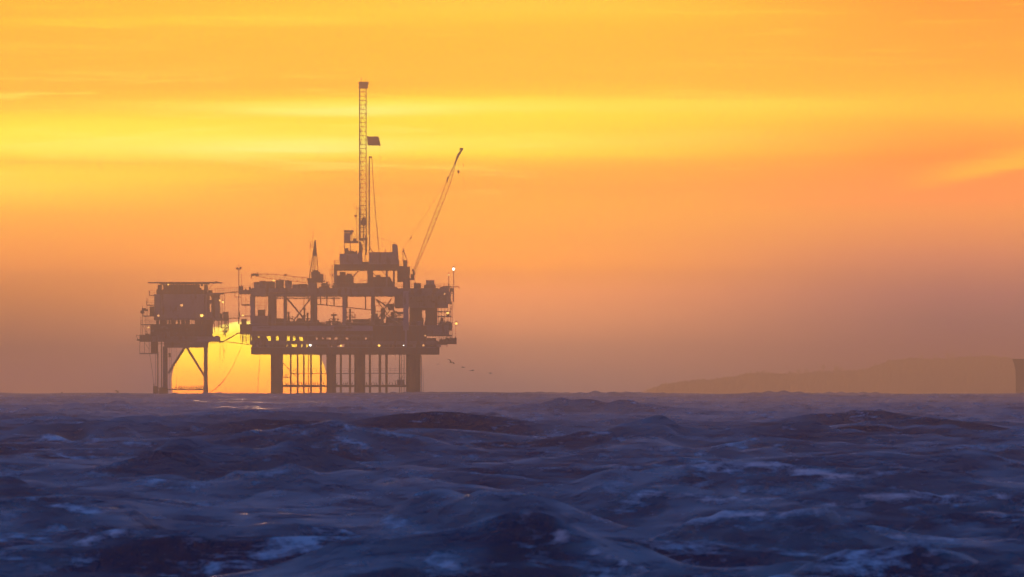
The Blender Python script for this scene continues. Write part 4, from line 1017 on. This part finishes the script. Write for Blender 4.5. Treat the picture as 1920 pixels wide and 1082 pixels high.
# stair landings, left side
for yy, xa, xb in ((592, 269, 291), (608, 265, 297), (571.5, 276, 291), (553.5, 281, 291)): part('side_landing', STEEL, QP, (xa, yy, xb, yy + 1.8, -9, -3))
for xx, ya, yb in ((265.5, 594, 641), (268.5, 572, 641), (273.8, 592, 629), (277, 560, 629), (280.7, 592, 620), (282, 546, 555)): tube('stanchion', STEEL, QP, (xx, ya, -8.5), (xx, yb, -8.5), .9)
part('side_cabin', DARK, QP, (282, 575, 290, 592, -8, -3)); part('winch', DARK, QP, (264.5, 582, 272, 588, -8.5, -6.5)); part('winch', DARK, QP, (267, 578, 275, 583, -8, -6)); part('winch', DARK, QP, (274, 580, 279, 583.5, -8, -6))
railing(QP, 281, 291, 553.5, -9, -3, 'fl', h=1.2, step=.9); railing(QP, 276, 291, 571.5, -9, -3, 'fl', step=1.1); railing(QP, 265, 296, 608, -9, -3, 'fl', h=1.0); railing(QP, 269, 290, 592, -9, -3, 'l', h=1)
tube('brace', STEEL, QP, (269, 611, -8), (279, 628, -8), .7); tube('aerial', STEEL, QP, (277, 571, -8.5), (277, 559, -8.5), .9)
# storey with slots below the main block
part('middle_deck', STEEL, QP, (290, 596.5, 420, 600.5, -10.5, 10.5))
for xa, xb in ((294, 297), (301, 313), (317, 318.5), (322, 328), (334, 336), (341, 346), (349, 354), (366, 378), (380, 388), (388, 400)):
    part('slot_wall', DARK, QP, (xa, 600.5, xb, 608, -9, 9))
for xx in (298, 314.5, 320, 330.5, 338, 347.5, 357, 361): tube('stanchion', DARK, QP, (xx, 600, -8), (xx, 608, -8), 1)
# accommodation block
part('accommodation_block', HOUSE, QP, (290.5, 552, 388, 596.5, -9, 9)); part('facade_panel', HOUSE, QP, (305, 555.5, 383, 591, -9.12, -9.0), label='wide plain grey-lilac wall panel')
for xx in (291.5, 301, 384): part('wall_rib', STEEL, QP, (xx, 553, xx + 1.5, 596, -9.2, -9.0))
part('upper_storey', DARK, QP, (307, 534, 374, 552, -8, 8)); part('upper_storey', DARK, QP, (296.5, 534, 302.8, 552, -7, 6)); part('upper_storey', DARK, QP, (294.5, 543, 383, 552, -8.5, 7)); part('upper_storey', DARK, QP, (374, 540, 378, 545, -7, 0)); part('upper_storey', DARK, QP, (383.5, 534, 389, 553, -7, 7))
for xx in (311, 318, 326, 335, 344, 353, 362, 370): part('wall_rib', STEEL, QP, (xx, 535, xx + .8, 551, -8.14, -8.0))
for k in range(14):
    x = rq0.uniform(284, 384); y = rq0.uniform(609, 626); part('wall_box', [DARK, STEEL][k % 2], QP, (x, y, x + rq0.uniform(2, 7), y + rq0.uniform(2, 5), -10.5, -10.0))
m = MB()
for k in range(16):
    x = rq0.uniform(286, 380); y = rq0.choice([610, 618, 624, 634, 645]); m.pbar((x, y, -12.2), (x + rq0.uniform(6, 26), y, -12.2), rq0.uniform(.7, 1.4), n=5)
m.build('fascia_piping', DARK, QP)
railing(QP, 283, 388, 608, -12, 10, 'f', step=1.6); railing(QP, 283, 411, 631, -12, 12, 'f', step=1.6)
m = MB()
for x, y0, y1 in ((292, 556, 594), (386, 556, 594), (303.5, 553, 596), (346, 534, 552)): m.pbar((x, y0, -9.4), (x, y1, -9.4), 1.0, n=5)
m.build('down_pipe', STEEL, QP)
for x, y in ((304, 531), (312, 533), (378, 533), (368, 531)): part('roof_unit', DARK, QP, (x, y, x + 4, y + 4, -8.6, -8))
# helideck
m = MB(); c8 = []
ca = Vector((hx(347), D, hz(529))); ra = 9.7
n = 8; i = 0
for z in (0, -.32):
    for k in range(8):
        t_ = math.pi / 8 + k * math.pi / 4; m.v.append((ca.x + ra * math.cos(t_) / math.cos(math.pi/8), ca.y + ra * math.sin(t_) / math.cos(math.pi/8), ca.z + z))
m.f = [tuple(range(8)), tuple(range(15, 7, -1))] + [(k, 8 + k, 8 + (k+1) % 8, (k+1) % 8) for k in range(8)]
m.build('helideck', STEEL, QP)
m = MB(); m.pbox(300, 531.3, 390, 533, -7, -6.6); m.pbox(300, 531.3, 390, 533, 6.6, 7)
for xx in range(302, 392, 11): m.pbox(xx, 531.3, xx + 2, 533.4, -8, 8)
m.build('helideck_beam', DARK, QP); tube('safety_net_arm', STEEL, QP, (404, 530.5, -5), (415.5, 529.6, -5), 1.3)
for yy in (-5, 0, 5): tube('safety_net_arm', STEEL, QP, (290, 530, yy), (279, 529, yy), .8)
part('helideck_lamp', DARK, QP, (404, 527, 408, 530, -3, -2.4)); tube('helideck_strut', STEEL, QP, (389, 545, -5), (402, 531, -5), 1); 
# right annex with a stair tower
part('annex', HOUSE, QP, (388, 548, 393, 600, -6, 4)); part('annex', HOUSE, QP, (397, 549, 411.5, 601, -6, 4)); part('annex', HOUSE, QP, (393, 549, 397, 555, -6, 4), (393, 562, 397, 570, -6, 4), (393, 585, 397, 601, -6, 4))
part('upper_landing', STEEL, QP, (388, 549.5, 420, 552.5, -8, 2)); railing(QP, 390, 420, 549.5, -8, 2, 'f', step=1.6); part('ramp_box', DARK, QP, (396, 552, 412, 558, -7, 1)); part('ramp_box', DARK, QP, (391, 544, 399, 549.5, -5, -2))
for xx, ya, yb in ((413, 553, 596), (417.8, 556, 600), (421.7, 552, 600), (415, 575, 600), (424.5, 586, 604), (428.6, 584, 604)): tube('stanchion', STEEL, QP, (xx, ya, -7), (xx, yb, -7), .9)
part('side_deck', DARK, QP, (388, 596, 429, 601.5, -8, 4)); part('pump_skid', DARK, QP, (419, 585, 429, 596, -7, -2)); part('pump_skid', DARK, QP, (412, 588, 418, 596, -6, -3))
# hanging pipework under the side deck
m = MB(); rq = np.random.RandomState(9)
for k, xx in enumerate((399.5, 403, 407.5, 410.2, 413, 415.8, 418.4, 421, 423.6, 426, 428.4)):
    m.pbar((xx, 601, -6 + k % 4), (xx, rq.uniform(612, 634), -6 + k % 4), rq.uniform(1.2, 2.3), n=5)
for yy, xa, xb in ((613, 411, 429), (621, 413, 430), (627, 409, 425)): m.pbar((xa, yy, -5), (xb, yy + 1.5, -5), 1.0, n=5)
m.build('hanging_pipe', DARK, QP)
part('gangway_landing', STEEL, QP, (404, 629.5, 412, 637, -7, -3)); part('gangway_landing', STEEL, QP, (411, 632, 414, 643.5, -7, -3))
m = MB()
for xx in (392, 396, 399, 402.5, 407): m.pbar((xx, 641, -8), (xx, 645, -8), 1.2, n=5)
m.build('under_deck_bracket', DARK, QP)
def hose(pts, w, r, name='hanging_hose', par=QP):
    P = []
    for i in range(len(pts) - 1):
        p0 = pts[max(i-1,0)]; p1 = pts[i]; p2 = pts[i+1]; p3 = pts[min(i+2, len(pts)-1)]
        for t in np.linspace(0, 1, 5)[:-1]:
            q = [.5*((2*b)+(-a+c)*t+(2*a-5*b+4*c-d)*t*t+(-a+3*b-3*c+d)*t**3) for a, b, c, d in zip(p0, p1, p2, p3)]
            P.append(V3(q[0], q[1], w))
    P.append(V3(*pts[-1], w)); return MB().path(P, r, 5).build(name, CABLE, par)
hose([(414, 642), (413.3, 660), (413.6, 673), (417.5, 675.5), (420.5, 671), (419.5, 655), (418, 642)], -6, .06)
hose([(424.5, 641), (425, 650), (423, 661), (421.5, 656)], -6, .05)
hose([(282, 664), (286, 690), (290, 720), (292, 728)], -8.8, .06)
lamp(QP, 342, 572.5, -9.9, .42, LAMP_O); lamp(QP, 298.5, 592, -10, .36, LAMP_O); lamp(QP, 379.5, 591.5, -10, .5, LAMP_Y); lamp(QP, 279.5, 614, -9, .34, LAMP_O); lamp(QP, 316.6, 533.9, -8.6, .2, LAMP_Y); lamp(QP, 419, 566.5, -7.5, .3, LAMP_Y); lamp(QP, 413, 563.5, -7.5, .22, LAMP_Y)

# ------------------------------------------------------------------ between the platforms
BR = thing('footbridge', 'steel footbridge joining the two platforms high up, level with the main deck', 'footbridge', (hx(420), D - 6, hz(548)))
m = MB()
for ww in (-7, -5.2):
    m.pbar((412, 551, ww), (449, 546.8, ww), 2.2, n=4); m.pbar((405, 541.5, ww), (449, 539, ww), .6, n=4)
m.build('bridge_girder', DARK, BR)
m = MB()
for k in range(12):
    t = k / 11; x = 405 + 44 * t; y = 550.5 - 3.4 * t
    for ww in (-7, -5.2): m.pbar((x, y, ww), (x, y - 9.5, ww), .5, n=4)
m.build('railing', STEEL, BR); MB().box(hx(412), hx(449), D-6.95, D-5.25, hz(549.6), hz(549)).build('walkway_plate', STEEL, BR)
MW = thing('pipe_bridge', 'thin level pipe bridge with handrail between the platforms, just above the sun', 'pipe bridge', (hx(438), D - 5, hz(597)))
m = MB(); m.pbar((429, 596.8, -5), (451, 596.8, -5), 1.8, n=5); m.pbar((429, 596.8, -4), (451, 596.8, -4), 1.8, n=5); m.build('pipe', DARK, MW)
m = MB()
for xx in np.linspace(430, 450, 6): m.pbar((xx, 596.5, -5.2), (xx, 588, -5.2), .4, n=4)
for yy in (588, 592): m.pbar((429, yy, -5.2), (451, yy, -5.2), .35, n=4)
m.build('railing', STEEL, MW)
GW = thing('gangway', 'sloping gangway crossing in front of the sun between the two platforms', 'gangway', (hx(428), D - 5, hz(632)))
m = MB()
for ww in (-5.6, -4.4): m.pbar((413, 640, ww), (422, 640.5, ww), 4, 3, n=5); m.pbar((421, 640, ww), (447, 624.6, ww), 2.0, n=5); m.pbar((444, 625, ww), (452, 624.5, ww), 2.2, n=5)
m.build('gangway_girder', DARK, GW)
m = MB()
for k in range(8):
    t = k / 7; x = 421 + 26 * t; y = 640 - 15.4 * t
    for ww in (-5.6, -4.4): m.pbar((x, y, ww), (x, y - 7, ww), .4, n=4)
for ww in (-5.6, -4.4): m.pbar((421, 633, ww), (447, 617.6, ww), .4, n=4)
m.build('railing', STEEL, GW)
R1 = thing('mooring_rope', 'long sagging rope with floats from the drilling platform down to the water', 'rope', V3(454.8, 648, -7))
pts = [(454.8, 646.5), (448, 664), (440, 681), (430, 699), (420, 714), (411, 723.5), (403, 730), (395, 735.5), (388, 738.5)]
hose(pts, -7, .055, 'rope', R1)
for (x, y) in ((418.5, 716), (411.5, 723.5), (405, 729.2), (399, 733.6), (414, 720.5)): MB().ball(V3(x, y, -7), .17, 8).build('float', RUST, R1, True)
R2 = thing('mooring_rope', 'thin plumb line hanging in the sunlit gap left of the first thick leg', 'rope', V3(488.5, 665, -8))
hose([(488.5, 664), (487, 690), (485, 715), (484, 742)], -8, .05, 'rope', R2)

# ------------------------------------------------------------------ birds
def bird_perched():
    """a cormorant standing upright: tail, body, neck, head, bill in one skin"""
    m = MB(); path = [((0,.30,.02),.03),((0,.2,.14),.09),((0,.06,.28),.15),((0,-.02,.45),.13),((0,-.04,.6),.07),((0,-.08,.72),.05),((0,-.12,.8),.06),((0,-.2,.8),.035),((0,-.32,.79),.012)]
    n = 8
    for (p, r) in path:
        for k in range(n):
            t = 2*math.pi*k/n; m.v.append((p[0] + r*math.cos(t)*1.05, p[1] + r*math.sin(t)*.6, p[2] + r*math.sin(t)*.6))
    for j in range(len(path)-1):
        for k in range(n): m.f.append((j*n+k, j*n+(k+1)%n, (j+1)*n+(k+1)%n, (j+1)*n+k))
    m.f.append(tuple(range(n-1,-1,-1))); e = (len(path)-1)*n; m.f.append(tuple(e+k for k in range(n)))
    return m
def wing_bird(up, fold=0.0, span=1.0):
    """a bird in flight: spindle body with bill and tail, two jointed wings"""
    m = MB(); path = [((-.62,0,.02),.02),((-.45,0,.02),.05),((-.15,0,0),.13),((.15,0,0),.15),((.36,0,.03),.08),((.5,0,.08),.07),((.6,0,.08),.03),((.78,0,.05),.01)]
    n = 8
    for (p, r) in path:
        for k in range(n):
            t = 2*math.pi*k/n; m.v.append((p[0], p[1] + r*math.cos(t), p[2] + r*math.sin(t)*.9))
    for j in range(len(path)-1):
        for k in range(n): m.f.append((j*n+k, j*n+(k+1)%n, (j+1)*n+(k+1)%n, (j+1)*n+k))
    for s_ in (-1, 1):
        st = [(0.02, 0, .20, -.16), (.42 * span, up * .35, .24, -.14), (.8 * span, up * .3, .12, -.16), (1.15 * span, up * .05 + up * .15, -.05, -.18)]
        i = len(m.v)
        for y, z, xf, xr in st:
            for dz in (.02, -.02): m.v.append((xf, s_*y, z+dz+.04)); m.v.append((xr - fold*y, s_*y, z+dz*.4+.04))
        for j in range(3):
            a = i + j*4; b = a + 4
            m.f += [(a,a+1,b+1,b),(a+2,b+2,b+3,a+3),(a,b,b+2,a+2),(a+1,a+3,b+3,b+1)]
        m.f.append((i+12,i+13,i+15,i+14))
    return m
bm_ = None
def copy_of(o, loc, rz, label, group):
    c = o.copy(); COL.objects.link(c); c.location = loc; c.rotation_euler = (0, 0, rz); c['label'] = label; c['group'] = group; return c
first = bird_perched().build('perched_bird', BIRDM, None, True)
tag(first, 'dark seabird perched on the low brace of the left platform', 'bird', 'seabirds on the left platform brace')
rb = np.random.RandomState(21)
for i, x in enumerate((331, 336.5, 338.5, 341.5, 344, 347, 351, 355.5, 359, 361, 364.5, 369, 372.5, 376, 378, 381.5)):
    loc = V3(x, 729.2, -8); rz = rb.uniform(0, 6.28)
    if i == 0: first.location = loc; first.rotation_euler = (0, 0, rz)
    else: copy_of(first, loc, rz, first['label'], first['group'])
for i, x in enumerate((537, 541, 549, 553, 562, 566, 575, 588, 592, 596, 608, 633, 645, 649, 652, 661, 688, 698, 702, 706, 718, 731, 736, 742)):
    copy_of(first, V3(x, 721.8, -12), rb.uniform(0, 6.28), 'dark seabird perched on the low brace of the drilling platform', 'seabirds on the drilling platform brace')
fly = [((847, 680), 'dark seabird flying with wings raised, second from the left in the line of birds', .9, .3, 1.15, .9, .5), ((823.3, 682.8), 'small dark seabird nearest the platform in the flying line', -1.2, .2, .7, 1.4, 0),
       ((869.5, 689.3), 'seabird gliding just right of the one with raised wings', .25, .5, .9, .2, .1), ((887, 695), 'seabird gliding low, fourth in the flying line', .2, .6, .9, .3, -.1), ((920.5, 700), 'seabird at the far right end of the flying line', .15, .6, .9, .25, .05)]
for (x, y), lab, up, fold, sc, rz, rx in fly:
    o = wing_bird(up, fold).build('flying_bird', BIRDM, None, True); o.location = V3(x, y, -60); o.rotation_euler = (rx, 0, rz); o.scale = (sc,) * 3
    tag(o, lab, 'bird', 'seabirds flying right of the drilling platform')
o = wing_bird(.5, .4).build('flying_bird', BIRDM, None, True); o.location = V3(227, 734.5, -40); o.rotation_euler = (.4, -.5, .3); o.scale = (.8,)*3
tag(o, 'faint seabird skimming the horizon left of the left platform', 'bird')
# marker buoy on the horizon
BU = thing('marker_buoy', 'tiny spar buoy with a cross-shaped topmark on the horizon at far left', 'buoy', (hx(116), D, SEA_Z))
MB().lathe((hx(116), D, SEA_Z - .5), [(.5, 0), (.75, .3), (.75, 1.0), (.25, 1.3), (.16, 1.5)], 12).build('float_body', RUST, BU)
MB().pbar((116, 741), (116, 735.4), 1.4).build('spar', DARK, BU); MB().pbar((113.6, 737.6), (118.6, 737.6), 1.0).build('topmark', DARK, BU)

# ------------------------------------------------------------------ ship cut off by the right edge
def build_ship():
    d = 5800.0; k = K * d; zs = -d * d / (2 * RE)
    x0 = (1898.0 - 960) * k; topz = EYE + (PY0 - 673) * k
    t = thing('cargo_ship', 'hazy grey ship whose flared bow just enters the right edge of the picture', 'ship', (x0 + 60, d, zs))
    m = MB(); n = 26; L = 165.0; H = topz - zs
    lv = [(-.15, .0), (.0, .0), (.35, .02), (.7, .10), (.86, .5), (1.0, 1.0)]     # height fraction, flare
    for i in range(n):
        u = i / (n - 1)
        for h, fl in lv:
            bow = (1 - fl) * 1.25 * 1.0        # stem rakes forward towards the deck
            x = x0 + bow + (L - bow) * (u ** 1.25)
            hb = 12 * min(1, (u * 5.0) ** .6 * (.72 + .28 * fl)) * (1 if u < .9 else 1 - (u - .9) * 2)
            if i == 0: hb = .2
            m.v.append((x, d - hb, zs + H * h)); m.v.append((x, d + hb, zs + H * h))
    w = len(lv) * 2
    for i in range(n - 1):
        for j in range(len(lv) - 1):
            a = i*w + j*2; b = (i+1)*w + j*2
            m.f.append((a, b, b+2, a+2)); m.f.append((a+1, a+3, b+3, b+1))
        a = i*w + w - 2; b = (i+1)*w + w - 2
        m.f.append((a, b, b+1, a+1))
    for j in range(len(lv) - 1):
        a = j*2; m.f.append((a, a+2, a+3, a+1)); a = (n-1)*w + j*2; m.f.append((a, a+1, a+3, a+2))
    m.build('hull', material('ship_hull_paint', (.06, .05, .06), .6, 0, .15, .2, rust=.3), t)
    zt = topz
    M1 = MB().box(x0+128, x0+152, d-10, d+10, zt+.01, zt+13).build('deckhouse', HOUSE, t)
    MB().box(x0+132, x0+146, d-12.5, d+12.5, zt+13.01, zt+16).build('bridge', HOUSE, t)
    MB().box(x0+148, x0+153, d-2.5, d+2.5, zt+16.01, zt+23).build('funnel', DARK, t)
    for q in (30, 60, 92): MB().box(x0+q, x0+q+18, d-7, d+7, zt+.01, zt+1.2).build('hatch_cover', RUST, t)
build_ship()

# ------------------------------------------------------------------ trees along the headland
def build_trees():
    BARK = material('bark', (.05, .04, .03), .9); LEAF = material('leaf', (.045, .055, .035), .9)
    rt = np.random.RandomState(4); k = K * HD
    def crown(r, hh, seed, pts=150):
        q = np.random.RandomState(seed); m = MB()
        lobes = [(q.uniform(-.55,.55)*r, q.uniform(-.5,.5)*r, q.uniform(.35,1)*hh, q.uniform(.3,.6)*r) for _ in range(7)]
        for _ in range(pts):
            l = lobes[q.randint(7)]; v = q.normal(0, 1, 3); v /= np.linalg.norm(v); c = Vector((l[0]+v[0]*l[3], l[1]+v[1]*l[3], l[2]+v[2]*l[3]*.8))
            s_ = r * .16; a = Vector(q.normal(0, 1, 3)).normalized() * s_; b = Vector(q.normal(0, 1, 3)).normalized() * s_
            i = len(m.v); m.v += [tuple(c-a-b), tuple(c+a-b), tuple(c+a+b), tuple(c-a+b)]; m.f.append((i, i+1, i+2, i+3))
        return m
    places = [(1408, 5), (1432, 6), (1480, 7), (1497, 9), (1512, 8), (1543, 10), (1568, 9), (1576, 7), (1600, 5), (1640, 6), (1728, 8), (1752, 7), (1778, 9), (1786, 8), (1820, 6), (1858, 5)]
    desc = ['lone small tree at the left end of the hazy headland trees', 'rounded tree second from the left on the headland', 'tree left of the tallest clump on the low headland', 'tree at the left of the middle headland clump', 'shorter tree in the middle of the headland clump',
            'tall tree rising above the middle of the headland', 'tree just right of the tallest headland tree', 'small tree leaning against its taller left neighbour', 'low tree in the dip before the headland rises', 'tree at the foot of the higher part of the headland',
            'first tree on the high part of the headland', 'tree between two others on the high headland', 'tallest tree on the high part of the headland', 'tree close to the tallest tree on the high headland', 'low tree on the plateau of the headland', 'last low tree before the ship on the headland']
    for (px, h), lab in zip(places, desc):
        a = (px - 960) * K; dd = HD + 160; x = dd * math.sin(a); y = dd * math.cos(a)
        z = EYE + (PY0 - ridge_y(px) - 2) * k
        t = thing('tree', lab, 'tree', (x, y, z), 'trees on the headland')
        H = h * k * 1.15
        tr = MB().bar((x, y, z - 2), (x, y, z + H * .5), .5, .25, 6); 
        for q in range(3):
            an = rt.uniform(0, 6.28); tr.bar((x, y, z + H*.35), (x + math.cos(an)*H*.22, y + math.sin(an)*H*.22, z + H*.7), .2, .08, 5)
        tr.build('trunk', BARK, t)
        c = crown(H * .42, H, int(px)); c.v = [(v[0]+x, v[1]+y, v[2]+z+H*.1) for v in c.v]; c.build('crown', LEAF, t)
build_trees()
